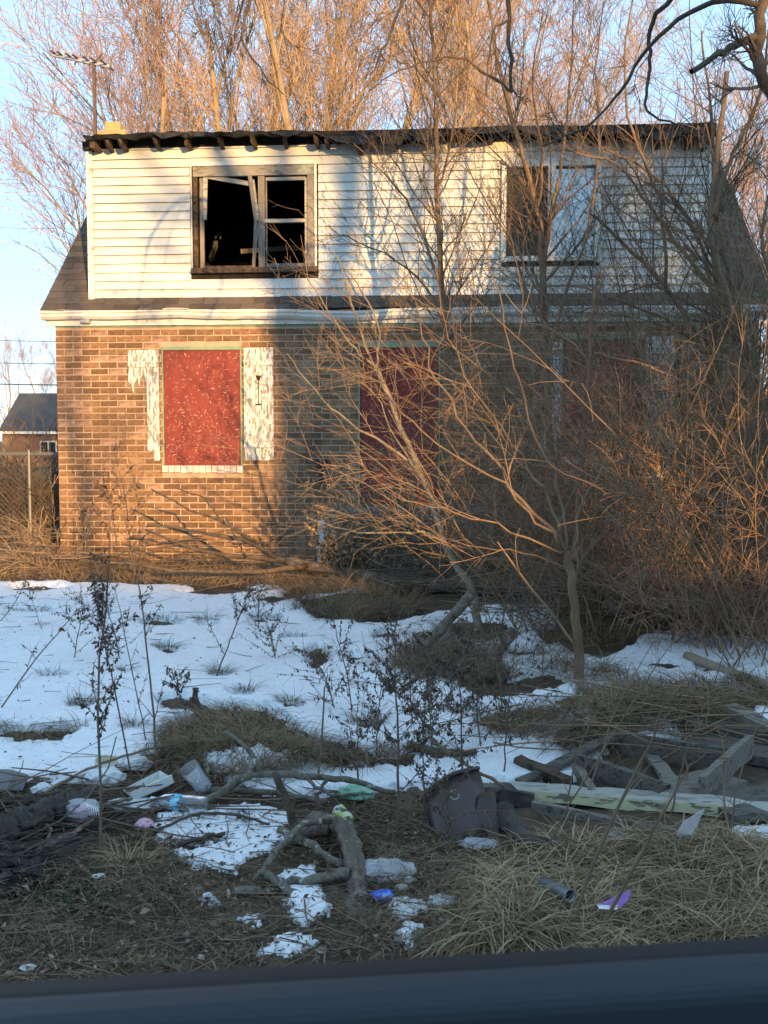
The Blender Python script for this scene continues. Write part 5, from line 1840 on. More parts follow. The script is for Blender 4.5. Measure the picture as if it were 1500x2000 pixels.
for (u, v, wd2, n, lab) in [(330, 1275, 46, 130, 'dark round grass tuft in open snow below the slanting stalk'), (430, 1325, 46, 110, 'flat tan grass tuft at the foot of the leaning weed'), (82, 1232, 22, 60, 'small tan tuft at the far left in open snow'),
                            (320, 1220, 70, 120, 'wide low tuft in the snow nearest the fallen limbs'), (405, 1218, 52, 110, 'rounded tuft beside the wide low one'), (160, 1386, 50, 110, 'tuft with a dark hollow behind the tall stalk'), (265, 1428, 45, 60, 'thin flat tuft left of the grass mound'),
                            (570, 1385, 45, 80, 'flat greenish tuft above the grass mound'), (622, 1290, 44, 140, 'tall clump with long blades in the middle of the snow'), (700, 1355, 20, 25, 'tiny tuft below the tall clump'), (1215, 1200, 60, 90, 'pale tuft in the thicket by the white cup'), (250, 1322, 40, 60, 'flat tuft right of the tall stalk in the snow'), (100, 1332, 46, 50, 'thin flat tuft under the slanting stalk at left'), (480, 1362, 44, 60, 'thin tuft just above the grass mound'),
                            (720, 1422, 70, 120, 'broad tuft by the middle weed'), (520, 1216, 60, 90, 'low tuft in the snow below the fallen limbs'), (760, 1252, 60, 90, 'low tuft left of the leaning post top'), (580, 1252, 40, 50, 'thin tuft left of the tall clump'), (60, 1202, 70, 60, 'thin wide tuft at the upper left of the snow'), (900, 1402, 60, 90, 'tuft among the weeds above the bin')]:
    tuft(u, v, wd2, n, lab, h=(.05, .16) if wd2 > 40 else (.04, .12))
for (u, v, wd2, n, lab) in [(780, 1690, 60, 60, 'x'), (250, 1700, 90, 90, 'straw tuft standing in the dirt at lower left'), (1010, 1815, 110, 160, 'sunken straw tuft at the edge of the dirt by the car door'), (1420, 1690, 120, 140, 'straw tuft below the snow patch at right')]:
    if lab != 'x':
        tuft(u, v, wd2, n, lab, h=(.06, .16), m_='straw', group='straw tufts in the foreground')

# leaf litter and twig litter
P = scatter([(-300, 1540), (420, 1560), (620, 1560), (900, 1560), (1000, 1700), (980, 1880), (500, 1890), (-300, 1960)], 15000)
P[:, 2] += rng.uniform(.002, .02, len(P))
D = np.stack([rng.normal(0, 1, len(P)), rng.normal(0, 1, len(P)), rng.normal(0, .25, len(P))], -1)
link('leaf_litter', leaf_mesh('leaf_litter', [leaf_quads(P, D, (.008, .03), (.14, .5), .5)]), M['leaf_litter'], kind='stuff')
P = scatter([(-300, 1560), (420, 1600), (900, 1600), (1400, 1700), (1400, 1860), (500, 1890), (-300, 1960)], 420)
P[:, 2] += rng.uniform(.012, .03, len(P))
D = np.stack([rng.normal(0, 1, len(P)), rng.normal(0, 1, len(P)), rng.normal(0, .3, len(P))], -1)
link('pale_leaf_litter', leaf_mesh('pale_leaf_litter', [leaf_quads(P, D, (.012, .04), (.25, .6), .6)]), M['leaf_pale'], kind='stuff')
P = scatter(ell(140, 1760, 80, 30), 500)
P[:, 2] += .01
D = np.stack([rng.normal(0, 1, len(P)), rng.normal(0, 1, len(P)), rng.uniform(.1, .6, len(P))], -1)
link('moss_leaves', leaf_mesh('moss_leaves', [leaf_quads(P, D, (.012, .03), (.4, .8), .3)]), M['moss'], kind='stuff')


def stick_stuff(name, poly, n, L, r_, m_, z=(.004, .03)):
    P = scatter(poly, n)
    az = rng.uniform(0, 2 * PI, n)
    K = 5
    d = np.stack([np.cos(az), np.sin(az) * .7, rng.normal(0, .06, n)], -1)
    pts = np.zeros((n, K, 3))
    P[:, 2] += rng.uniform(z[0], z[1], n)
    pts[:, 0] = P
    LL = rng.uniform(L[0], L[1], n)[:, None]
    for j in range(1, K):
        pts[:, j] = pts[:, j - 1] + norm(d) * LL / (K - 1)
        d = d + rng.normal(0, .12, (n, 3)) * np.array([1, 1, .4])
        pts[:, j, 2] = np.maximum(pts[:, j, 2], gz(pts[:, j, 0], pts[:, j, 1]) + .006)
    rad_ = rng.uniform(r_[0], r_[1], n)[:, None] * np.linspace(1, .5, K)[None]
    link(name, tube_mesh(name, [(pts, rad_)], 4), M[m_], kind='stuff')


stick_stuff('twig_litter', [(-300, 1540), (420, 1530), (900, 1560), (980, 1700), (960, 1880), (500, 1890), (-300, 1960)], 900, (.05, .35), (.0010, .0034), 'weed')
stick_stuff('twig_litter', [(-300, 1540), (420, 1510), (600, 1530), (300, 1620), (-300, 1750)], 130, (.2, .8), (.002, .005), 'twig_dark', (.01, .06))
stick_stuff('fallen_twigs', [(-400, 1160), (560, 1170), (1000, 1220), (1100, 1420), (900, 1530), (500, 1500), (-400, 1520)], 240, (.05, .35), (.0012, .003), 'weed', (.05, .08))
P = scatter([(-400, 1160), (560, 1170), (1000, 1220), (1100, 1420), (900, 1530), (500, 1500), (-400, 1520)], 900)
P[:, 2] += rng.uniform(.045, .06, len(P))
D = np.stack([rng.normal(0, 1, len(P)), rng.normal(0, 1, len(P)), rng.normal(0, .3, len(P))], -1)
link('seed_litter', leaf_mesh('seed_litter', [leaf_quads(P, D, (.008, .03), (.2, .6), .4)]), M['weed_leaf'], kind='stuff')
stick_stuff('fallen_twigs', [(-400, 1070), (260, 1060), (600, 1080), (640, 1150), (100, 1140), (-400, 1140)], 260, (.3, 1.2), (.003, .008), 'twig', (.02, .35))
stick_stuff('fallen_twigs', [(600, 1120), (1000, 1110), (1800, 1150), (1800, 1260), (1000, 1230), (760, 1190)], 300, (.3, 1.2), (.003, .008), 'twig_dark', (.02, .4))
stick_stuff('fallen_twigs', [(1000, 1380), (1700, 1350), (1700, 1480), (1200, 1480), (940, 1520)], 120, (.2, .9), (.002, .005), 'twig', (.02, .15))

# ------------------------------------------------------------------ logs and branches on the ground
def log(name, label, ctrls, r0, r1, m_, k=9, n=18, wob=.004, cat='branch', group=None, extra=(), ridge=.05):
    P0 = np.array(ctrls[0])
    b = np.array([P0[0], P0[1], float(gz(P0[0], P0[1]))])
    t_ = thing(name, label, cat, b, group)
    s = path(ctrls, r0, r1, n, wob)
    link('trunk', tube_mesh('trunk', [(s[0] - b, s[1] * (1 + rng.normal(0, .05, s[1].shape)))], k, r0 < .05, True, ridge), M[m_], t_)
    for (c2, a0, a1, m2) in extra:
        s2 = path(c2, a0, a1, 12, wob)
        link('side_branch', tube_mesh('side_branch', [(s2[0] - b, s2[1] * (1 + rng.normal(0, .06, s2[1].shape)))], 8, True, True, ridge), M[m2], t_)
    return t_


def g3(pts, lifts):
    return [gp(u, v) + np.array([0, 0, l]) if not isinstance(l, tuple) else px(u, v, l[0]) for (u, v), l in zip(pts, lifts)]


def lp_(u, v, Y):
    return px(u, v, Y * .955)


# old forked log in the middle foreground
Y0 = 3.55
lg = log('forked_log', 'weathered grey forked log lying toward the car with sawn side branches', [lp_(575, 1640, 3.95), lp_(620, 1608, 3.9), lp_(668, 1622, 3.8), lp_(692, 1680, 3.6), lp_(700, 1745, 3.45), lp_(705, 1780, 3.38)], .037, .031, 'log_grey', 20, 36, .004, ridge=.10, extra=[
    ([lp_(682, 1706, 3.5), lp_(620, 1712, 3.48), lp_(560, 1728, 3.46), lp_(500, 1738, 3.42), lp_(447, 1746, 3.38)], .019, .015, 'lichen_bark'),
    ([lp_(668, 1688, 3.6), lp_(630, 1665, 3.62), lp_(605, 1648, 3.66), lp_(545, 1620, 3.75)], .012, .013, 'lichen_bark'),
    ([lp_(655, 1602, 3.8), lp_(600, 1610, 3.75), lp_(550, 1650, 3.6), lp_(520, 1690, 3.5), lp_(495, 1720, 3.45)], .014, .008, 'lichen_bark'),
    ([lp_(578, 1625, 3.9), lp_(570, 1590, 3.9), lp_(556, 1555, 3.9), lp_(535, 1508, 3.9)], .020, .013, 'bark_dark'),
    ([lp_(585, 1750, 3.4), lp_(545, 1725, 3.45), lp_(512, 1698, 3.5)], .015, .016, 'lichen_bark'),
    ([lp_(560, 1660, 3.9), lp_(590, 1625, 3.85), lp_(640, 1612, 3.8)], .035, .03, 'log_grey')])
b = np.array(lg.location)
m_ = MB()
c0, c1 = lp_(447, 1746, 3.38) - b, lp_(441, 1747, 3.375) - b
m_.lathe([(.0155, 0), (.0150, .004), (.001, .0045)], c0, c1 - c0, 12)
m_.build('sawn_end', M['cut_wood'], lg)
log('bark_stump', 'upright lichened bark stump end below the forked log', [lp_(703, 1770, 3.40), lp_(695, 1800, 3.32), lp_(688, 1850, 3.2), lp_(690, 1900, 3.1)], .042, .06, 'lichen_bark', 18, 18, .003, cat='log', ridge=.10)
log('fallen_branch', 'long lichened branch lying across the snow above the log', [gp(385, 1592, .03), gp(440, 1575, .07), lp_(490, 1515, 4.3), lp_(560, 1514, 4.3), lp_(640, 1520, 4.3), lp_(700, 1528, 4.3), lp_(770, 1548, 4.3)], .018, .012, 'lichen_bark', 8, 24, .003, extra=[
    ([lp_(490, 1515, 4.3), lp_(500, 1490, 4.3), lp_(475, 1455, 4.35), lp_(440, 1430, 4.4)], .012, .008, 'lichen_bark'),
    ([lp_(600, 1520, 4.3), lp_(640, 1550, 4.2), lp_(700, 1552, 4.2)], .009, .006, 'lichen_bark'),
    ([lp_(640, 1521, 4.3), lp_(618, 1555, 4.15), lp_(632, 1580, 4.1)], .008, .005, 'bark_dark')])
log('fallen_branch', 'straight grey branch lying beneath the long lichened branch', [gp(360, 1565, .02), gp(450, 1560, .04), gp(560, 1568, .03), gp(640, 1575, .02)], .014, .010, 'lichen_bark', 7, 16, .003)
log('fallen_branch', 'thin dark stick across the snow patch left of the log', [gp(300, 1640, .03), gp(380, 1610, .04), gp(460, 1612, .04), gp(525, 1625, .03)], .006, .005, 'bark_dark', 6, 14, .003)
log('fallen_branch', 'short dark stick with a knot on the edge of the snow patch', [gp(350, 1660, .02), gp(400, 1650, .03), gp(440, 1643, .03)], .012, .008, 'bark_dark', 7, 10, .003)
log('fallen_branch', 'long thin brown stick below the foam tray at left', [gp(60, 1580, .03), gp(150, 1535, .05), gp(230, 1510, .07), gp(350, 1475, .05), gp(520, 1460, .04)], .008, .004, 'twig_dark', 6, 20, .003)
log('fallen_branch', 'curved grey branch arching over the pink bag', [gp(-20, 1730, .03), gp(60, 1690, .04), gp(150, 1650, .05), gp(215, 1600, .06), gp(260, 1580, .04)], .012, .007, 'log_grey', 7, 18, .003)
log('fallen_branch', 'looping bent grey branch at lower left', [gp(35, 1760, .02), gp(75, 1690, .04), gp(100, 1655, .06), gp(80, 1640, .05), gp(0, 1665, .02)], .006, .005, 'log_grey', 6, 18, .002)
log('fallen_branch', 'dark stick in the snow above the brown bin', [gp(800, 1470, .04), gp(860, 1490, .05), gp(930, 1490, .05)], .022, .014, 'bark_dark', 8, 12, .004)
log('fallen_branch', 'thin stick angled from the brown bin to the snow', [gp(840, 1460, .05), lp_(905, 1490, 4.6), lp_(985, 1535, 4.3)], .009, .006, 'bark', 6, 12, .002)
log('rotting_log', 'blackened rotting log at the lower left edge', [gp(-120, 1720, .06), gp(0, 1665, .07), gp(90, 1625, .07), gp(165, 1590, .05)], .060, .040, 'log_rot', 30, 40, .010, cat='log', ridge=.12)
log('rotting_log', 'second dark rotten log below the blackened one at left', [gp(-120, 1790, .0), gp(-20, 1755, .01), gp(60, 1720, .01), gp(110, 1700, -.01)], .055, .035, 'log_rot', 26, 34, .010, cat='log', ridge=.12)
# fallen tree before the house
log('fallen_tree', 'long fallen trunk lying along the foot of the house', [px(560, 1096, 10.4), px(640, 1110, 10.3), px(720, 1130, 10.1), px(820, 1142, 10.0), px(950, 1146, 9.9), px(1080, 1142, 9.8), px(1180, 1146, 9.8)], .055, .095, 'log_brown', 12, 30, .006, cat='log', extra=[
    ([px(570, 1097, 10.4), px(500, 1088, 10.4), px(430, 1083, 10.3), px(350, 1060, 10.2), px(285, 1035, 10.2)], .035, .010, 'bark_dark'),
    ([px(540, 1092, 10.4), px(480, 1055, 10.4), px(400, 1042, 10.4), px(340, 1030, 10.4), px(285, 1028, 10.4)], .025, .008, 'bark_dark'),
    ([px(500, 1060, 10.4), px(430, 1015, 10.4), px(380, 1000, 10.4), px(295, 955, 10.4)], .02, .007, 'bark_dark'),
    ([px(430, 1015, 10.4), px(400, 975, 10.4), px(345, 955, 10.4)], .012, .005, 'bark_dark'),
    ([px(600, 1105, 10.3), px(540, 1112, 10.1), px(440, 1118, 10.0), px(330, 1112, 10.0), px(230, 1095, 10.0)], .03, .010, 'bark_dark'),
    ([px(660, 1120, 10.2), px(600, 1150, 9.9), px(540, 1165, 9.7), px(480, 1150, 9.7)], .025, .010, 'bark_dark'),
    ([px(480, 1088, 10.3), px(460, 1050, 10.2), px(440, 1010, 10.2)], .012, .005, 'bark_dark')])
log('fallen_branch', 'bent rotten grey limb arching over brush behind the sapling', [px(1130, 1165, 8.6), px(1150, 1125, 8.5), px(1200, 1118, 8.4), px(1290, 1120, 8.3), px(1380, 1150, 8.2)], .05, .03, 'bark', 8, 20, .004)
log('leaning_post', 'grey weathered post leaning in the snow beside the bent sapling', [gp(752, 1315, -.02), px(850, 1240, 6.85), px(922, 1158, 7.1)], .034, .04, 'log_grey', 8, 10, .002, cat='post')
log('leaning_post', 'broken grey post slanting in the brush right of the bent sapling', [gp(930, 1320, 0), px(975, 1265, 6.8), px(1005, 1230, 6.9)], .045, .04, 'log_grey', 8, 10, .003, cat='post')
log('weathered_plank', 'short rotten plank end lying below the leaning post', [gp(780, 1320, .03), gp(850, 1335, .04), gp(900, 1320, .05)], .035, .02, 'bark', 5, 8, .003, cat='plank')
log('tan_pole', 'smooth tan pole lying on the snow at the right edge', [gp(1340, 1298, .06), gp(1420, 1330, .06), gp(1520, 1365, .06), gp(1640, 1400, .05)], .030, .032, 'tan_pipe', 12, 10, 0, cat='pole')

# ------------------------------------------------------------------ lumber
def plank_between(p, q, wd2, ht, m_, name, par=None, up=(0, 0, 1), jit=.003, **kw):
    b = MB()
    n = 6
    p, q = Vector(p), Vector(q)
    for_ = (q - p)
    d = for_.normalized()
    side = d.cross(Vector(up)).normalized()
    upv = side.cross(d).normalized()
    vs = []
    for i in range(n + 1):
        c = p + for_ * (i / n)
        for a, e in ((-1, -1), (1, -1), (1, 1), (-1, 1)):
            vs.append(c + side * (a * wd2 / 2) + upv * (e * ht / 2) + Vector([random.gauss(0, jit) for _ in range(3)]))
    fs = [(3, 2, 1, 0), tuple(n * 4 + j for j in range(4))]
    mi = [0, 0]
    for i in range(n):
        for j in range(4):
            fs.append((i * 4 + j, i * 4 + (j + 1) % 4, (i + 1) * 4 + (j + 1) % 4, (i + 1) * 4 + j))
    base = par.location if par is not None else Vector((0, 0, 0))
    b.add([v - base for v in vs], fs)
    return b.build(name, m_, par, **kw)


# long yellow board
yb = thing('painted_beam', 'long beam with flaking pale yellow paint lying across the scrap wood', 'beam', gp(1250, 1650))
A_, B_ = px(985, 1545, 4.15), px(1620, 1590, 3.95)
q = MB()
n = 26
vs = []
for i in range(n + 1):
    f = i / n
    c = A_ + (B_ - A_) * f
    c = c + np.array([0, 0, .006 * math.sin(f * 5) + .004 * math.sin(f * 13)])
    wd2 = .045 * (1 if i > 0 else .8)
    hh = .028 + .003 * math.sin(f * 21)
    vs += [c + np.array([0, -wd2, -hh]), c + np.array([0, -wd2 * .95, hh * .55 + random.gauss(0, .002)]), c + np.array([0, wd2, hh * .9 + random.gauss(0, .002)]), c + np.array([0, wd2, -hh])]
vs = [v - np.array(yb.location) for v in vs]
f0, f1 = [], []
for i in range(n):
    a = i * 4
    f0.append((a, a + 4, a + 5, a + 1))
    f1 += [(a + 1, a + 5, a + 6, a + 2), (a + 2, a + 6, a + 7, a + 3), (a + 3, a + 7, a + 4, a)]
f1 += [(0, 1, 2, 3), (n * 4 + 3, n * 4 + 2, n * 4 + 1, n * 4)]
q.add(vs, f0, 0)
me_base = len(q.v)
for f in f1:
    q.f.append(f)
    q.mi.append(1)
q.build('beam', [M['yellow_paint'], M['pale_wood']], yb)
plank_between(px(918, 1541, 4.2), px(1000, 1548, 4.17), .07, .045, M['grey_board'], 'broken_end', yb)
q = MB()
q.beam(px(978, 1550, 4.13) - np.array(yb.location), px(1040, 1560, 4.11) - np.array(yb.location), .098, .05, jit=.012)
q.build('rotten_knot', M['log_rot'], yb)
bl = thing('scrap_board', 'dark weathered board standing on edge under the yellow beam', 'board', gp(1150, 1660))
plank_between(px(1040, 1595, 4.05), px(1370, 1665, 3.75), .03, .13, M['grey_board'], 'board', bl)
bl = thing('rotten_beam', 'rotten dark curved beam end beside the brown bin', 'beam', gp(1040, 1650))
q = log('rotten_beam', 'rotten dark block curving out under the yellow beam', [gp(990, 1610, .06), gp(1000, 1640, .05), gp(1040, 1660, .04), gp(1110, 1668, .02)], .042, .025, 'log_rot', 8, 14, .006, cat='beam')
bpy.data.objects.remove(bl)
# wooden frame: four boards on edge
wf = thing('wooden_frame', 'collapsed grey wooden box frame lying in the snow', 'frame', gp(1290, 1530))
zf = .07
c_bl, c_br, c_fl, c_fr = gp(1205, 1478, zf), gp(1418, 1512, zf), gp(1128, 1522, zf), gp(1370, 1580, zf)
plank_between(c_bl, c_br, .028, .10, M['dark_board'], 'back_board', wf)
plank_between(c_fl, gp(1290, 1575, zf - .01), .028, .09, M['dark_board'], 'front_board', wf)
plank_between(c_fr + np.array([0, 0, .02]), gp(1465, 1492, .09), .032, .095, M['grey_board'], 'end_board', wf)
plank_between(gp(1015, 1540, .02), gp(1214, 1470, .10), .055, .026, M['dark_board'], 'side_board', wf)
plank_between(gp(1125, 1520, .02), gp(1160, 1570, .02), .03, .09, M['grey_board'], 'short_board', wf)
plank_between(gp(1150, 1500, .03), gp(1300, 1560, .05), .07, .02, M['dark_board'], 'loose_slat', wf)
plank_between(gp(1270, 1490, .04), gp(1330, 1565, .03), .06, .02, M['grey_board'], 'loose_slat', wf)
for (a, b, wd2, ht, lab, mm) in [((1335, 1455), (1540, 1500), .18, .04, 'wide dark plank behind the frame at the right edge', 'dark_board'), ((1340, 1430), (1560, 1450), .12, .06, 'mossy dark plank near the right edge above the frame', 'dark_board'),
                                 ((1390, 1590), (1600, 1570), .30, .03, 'wet dark board lying flat right of the frame', 'dark_board'), ((1250, 1575), (1420, 1530), .22, .02, 'grey board lying inside the frame', 'grey_board'),
                                 ((1420, 1400), (1560, 1470), .10, .08, 'dark beam slanting at the right edge', 'old_wood'), ((1180, 1655), (1360, 1680), .05, .05, 'half buried dark timber under the yellow beam', 'grey_board'),
                                 ((1010, 1500), (1110, 1545), .05, .05, 'short black charred timber at left of the frame', 'char_wood')]:
    pa, pb = gp(*a, .03), gp(*b, .03)
    t_ = thing('scrap_plank', lab, 'plank', (pa + pb) / 2 * np.array([1, 1, 0]) + np.array([0, 0, 0]), 'scrap planks around the frame')
    plank_between(pa, pb, wd2, ht, M[mm], 'plank', t_)
# brown plastic bin panel
bn = thing('plastic_bin', 'dark brown plastic bin lying on its side by the yellow beam', 'bin', gp(905, 1640))
BLc = np.array(bn.location)
vs, fs = [], []
rows, cols = 8, 10
top = [(824, 1566), (838, 1545), (860, 1526), (885, 1512), (912, 1504), (935, 1500)]
bot = [(850, 1650), (865, 1648), (885, 1646), (910, 1644), (940, 1640), (972, 1634)]
for i in range(len(top)):
    for j in range(5):
        f = j / 4
        u = top[i][0] * (1 - f) + bot[i][0] * f
        v = top[i][1] * (1 - f) + bot[i][1] * f
        bulge = .05 * math.sin(PI * i / 5)
        vs.append(px(u, v, 3.74 + .25 * (1 - f) - bulge + .08 * (i / 5)) - BLc)
for i in range(len(top) - 1):
    for j in range(4):
        a = i * 5 + j
        fs.append((a, a + 1, a + 6, a + 5))
q = MB()
q.add(vs, fs)
o = q.build('shell', M['brown_plastic'], bn, True)
so = o.modifiers.new('thick', 'SOLIDIFY')
so.thickness = .006
link('rim', tube_mesh('rim', [path([px(u, v, 3.985 - .05 * math.sin(PI * i / 5) + .08 * i / 5) - BLc for i, (u, v) in enumerate(top)], .009, .009, 16)], 6, True, True), M['brown_plastic'], bn)
q = MB()
pp = [(935, 1560), (968, 1552), (976, 1640), (915, 1652)]
q.prism([px(u, v, 3.79 + (.12 if v < 1600 else 0)) - BLc for (u, v) in pp], (0, .05, 0))
q.build('side_wall', M['brown_plastic'], bn)
lp = [(888 + 8 * math.cos(a) + 3 * math.sin(a), 1552 + 9 * math.sin(a) - 3 * math.cos(a)) for a in np.linspace(0, 5.2, 10)]
link('wire_loop', tube_mesh('wire_loop', [path([px(u, v, 3.80) - BLc for (u, v) in lp], .0016, .0016, 20)], 5), M['plastic_white'], bn)

# ------------------------------------------------------------------ litter
def crumple(name, label, c, size, m_, cat, seed, squash=(1, 1, .6), sub_=3, amp=.28, par=None, smooth=False, freq=5, **kw):
    r2 = np.random.default_rng(seed)
    me = bpy.data.meshes.new(name)
    import bmesh
    bm = bmesh.new()
    bmesh.ops.create_icosphere(bm, subdivisions=sub_, radius=1)
    dirs = r2.normal(0, 1, (12, 3))
    ph = r2.uniform(0, 6, 12)
    for v in bm.verts:
        p = np.array(v.co)
        s = sum(abs(math.sin(freq * float(p @ d) * .6 + a)) for d, a in zip(dirs, ph)) / 12
        k = 1 + amp * (s - .64) * 3.5 + r2.normal(0, amp * .12)
        v.co = Vector(p * k) * size
        v.co = Vector((v.co[0] * squash[0], v.co[1] * squash[1], max(v.co[2] * squash[2], -size * squash[2] * .5)))
    bm.to_mesh(me)
    bm.free()
    if smooth:
        me.polygons.foreach_set('use_smooth', [True] * len(me.polygons))
    c = np.array(c, float)
    if par is None:
        o = link(name, me, m_, label=label, cat=cat, loc=c, **kw)
    else:
        o = link(name, me, m_, par, loc=c - np.array(par.location), **kw)
    return o


# pink bundle in clear film
pk = thing('pink_bag', 'pink bundle in clear striped plastic film on the dirt', 'bag', gp(158, 1612))
crumple('cloth', None, lp_(155, 1597, 4.1), .072, M['pink'], None, 3, (1, .8, .75), 3, .10, pk, True)
crumple('plastic_film', None, lp_(160, 1580, 4.06), .070, M['film'], None, 4, (1.0, .75, .55), 3, .22, pk)
for i in range(5):
    a = [lp_(163 + i * 6, 1568 + i * 2, 4.03), lp_(172 + i * 5, 1575 + i * 2, 3.99), lp_(176 + i * 4.2, 1592, 3.99)]
    link('stripe', tube_mesh('stripe', [path([p - np.array(pk.location) for p in a], .0026, .0022, 8)], 4), M['white_stripe'], pk)
crumple('pink_scrap', 'small pale pink paper scrap beside the snow patch', gp(283, 1620, .02), .035, M['pink'], 'scrap', 14, (1, 1, .6))

# water bottle
bo = thing('water_bottle', 'empty clear water bottle with a blue label on the brush pile', 'bottle', gp(345, 1580))
o_ = np.array(bo.location)
p0, p1 = lp_(300, 1563, 4.25) - o_, lp_(404, 1572, 4.2) - o_
ax = p1 - p0
L = float(np.linalg.norm(ax))
q = MB()
q.lathe([(.001, L), (.028, L), (.032, L * .96), (.032, L * .9), (.030, L * .88), (.032, L * .85), (.030, L * .82), (.032, L * .79), (.032, L * .55), (.029, L * .53), (.032, L * .5), (.032, L * .30), (.028, L * .2), (.014, L * .08), (.0125, L * .02), (.0125, 0), (.0105, 0), (.0105, L * .06)], p0, ax, 20)
q.build('body', M['plastic_clear'], bo, True)
q = MB()
q.lathe([(.0328, L * .36), (.0328, L * .53)], p0, ax, 20)
q.build('label', M['blue_label'], bo, True)
q = MB()
q.lathe([(.001, -.012), (.0145, -.012), (.0145, .006)], p0, ax, 14)
q.build('cap', M['white_stripe'], bo, True)

# foam tray
ty = thing('foam_tray', 'white foam takeaway tray lying tilted on the sticks', 'tray', gp(288, 1540))
o_ = np.array(ty.location)
cs = [lp_(238, 1542, 4.4) - o_, lp_(258, 1555, 4.28) - o_, lp_(338, 1520, 4.34) - o_, lp_(312, 1505, 4.48) - o_]
cs = [Vector(c) for c in cs]
cen = sum(cs, Vector()) / 4
inn = [cen + (c - cen) * .82 + Vector((0, .01, -.03)) for c in cs]
q = MB()
th = Vector((0, .004, -.005))
allv = cs + inn + [c + th for c in cs] + [c + th for c in inn]
fs = []
for i in range(4):
    j = (i + 1) % 4
    fs += [(i, j, 4 + j, 4 + i), (8 + i, 12 + i, 12 + j, 8 + j), (i, 8 + i, 8 + j, j)]
fs += [(4, 5, 6, 7), (12, 15, 14, 13)]
q.add(allv, fs)
q.build('tray', M['foam'], ty)
q = MB()
q.beam(cs[1] + Vector((0, -.004, .0)), cs[2] + Vector((0, -.004, 0)), .010, .034, jit=.001)
q.build('tray_lip', M['foam'], ty)
# clear cup
cp = thing('plastic_cup', 'clear plastic drinking cup lying on sticks beside the grass mound', 'cup', gp(392, 1540))
o_ = np.array(cp.location)
p0, p1 = lp_(403, 1543, 4.35) - o_, lp_(378, 1512, 4.40) - o_
L = float(np.linalg.norm(p1 - p0)) * 1.35
q = MB()
q.lathe([(.001, 0.003), (.030, 0), (.032, .004), (.043, L), (.046, L), (.046, L + .004), (.0425, L + .003), (.031, .008)], p0, p1 - p0, 20)
q.build('cup', M['plastic_clear'], cp, True)

crumple('plastic_bag', 'crumpled white plastic bag left of the foam tray', gp(205, 1535, .03), .07, M['plastic_white'], 'bag', 21, (1.2, .8, .7), 3, .3)
crumple('plastic_bag', 'flattened torn white bag between pink bundle and water bottle', gp(265, 1580, .015), .075, M['plastic_white'], 'bag', 22, (1.7, .7, .4), 3, .3)
crumple('plastic_bag', 'small crumpled white wrapper left of the pink bundle', gp(85, 1550, .02), .045, M['plastic_white'], 'wrapper', 23, (1.2, .8, .5), 3, .3)
crumple('plastic_bag', 'clear crumpled plastic behind the foam tray', gp(268, 1505, .03), .06, M['plastic_white'], 'wrapper', 24, (1.1, .8, .6), 3, .3)
tb = thing('plastic_tub', 'cream coloured plastic tub half sunk in snow', 'tub', gp(205, 1512))
q = MB()
q.lathe([(.001, .0), (.040, .0), (.048, .062), (.051, .062), (.051, .068), (.046, .068)], (0, 0, 0), (.15, -.2, 1), 18)
q.build('tub', M['cream_tub'], tb, True)
sp = thing('plastic_strip', 'long white plastic trim strip lying on the brush at left', 'strip', gp(140, 1540))
plank_between(gp(95, 1550, .03), gp(195, 1518, .05), .03, .012, M['plastic_white'], 'strip', sp)
ss = thing('plastic_sheet', 'slate blue plastic sheet at the left edge of the snow', 'sheet', gp(0, 1545))
q = MB()
o_ = np.array(ss.location)
q.prism([gp(-60, 1522, .05) - o_, gp(20, 1524, .05) - o_, gp(56, 1530, .04) - o_, gp(45, 1556, .03) - o_, gp(-60, 1560, .03) - o_], (0, 0, -.006))
q.build('sheet', M['slate_plastic'], ss)
crumple('blue_wrapper', 'crumpled shiny blue foil wrapper right of the forked log', gp(748, 1757, .015), .036, M['blue_foil'], 'wrapper', 31, (1.15, .8, .55), 2, .35)
crumple('plastic_wrap', 'clear crumpled plastic wrap beside the forked log', gp(748, 1712, .02), .075, M['film'], 'wrapper', 32, (1.4, .8, .5), 3, .35)
for (u, v, lab, mm) in [(800, 1722, 'torn white and blue scrap right of the blue wrapper', 'plastic_white'), (786, 1738, 'tiny white paper bit near the blue wrapper', 'plastic_white'), (193, 1716, 'pale paper bit on the dirt at lower left', 'foam'), (55, 1895, 'crumpled pale paper by the car door at left', 'foam'), (970, 1722, 'grey paper scrap in the straw', 'foam')]:
    crumple('paper_scrap', lab, gp(u, v, .008), .018, M[mm], 'scrap', u, (1.3, .8, .5), 2, .35)
crumple('green_bag', 'torn green plastic bag tucked under the long branch', gp(697, 1562, .03), .062, M['green_bag'], 'bag', 33, (1.25, .8, .6), 3, .3)
cn = thing('drink_can', 'crushed yellow green drink can above the forked log', 'can', gp(670, 1615))
q = MB()
o_ = np.array(cn.location)
p0 = lp_(658, 1580, 3.95) - o_
p1 = lp_(682, 1606, 3.9) - o_
L = float(np.linalg.norm(p1 - p0))
q.lathe([(.001, .002), (.022, 0), (.027, .006), (.026, L * .4), (.022, L * .5), (.027, L * .62), (.026, L * .92), (.021, L), (.001, L - .003)], p0, p1 - p0, 16)
q.build('body', M['can_yellow'], cn)
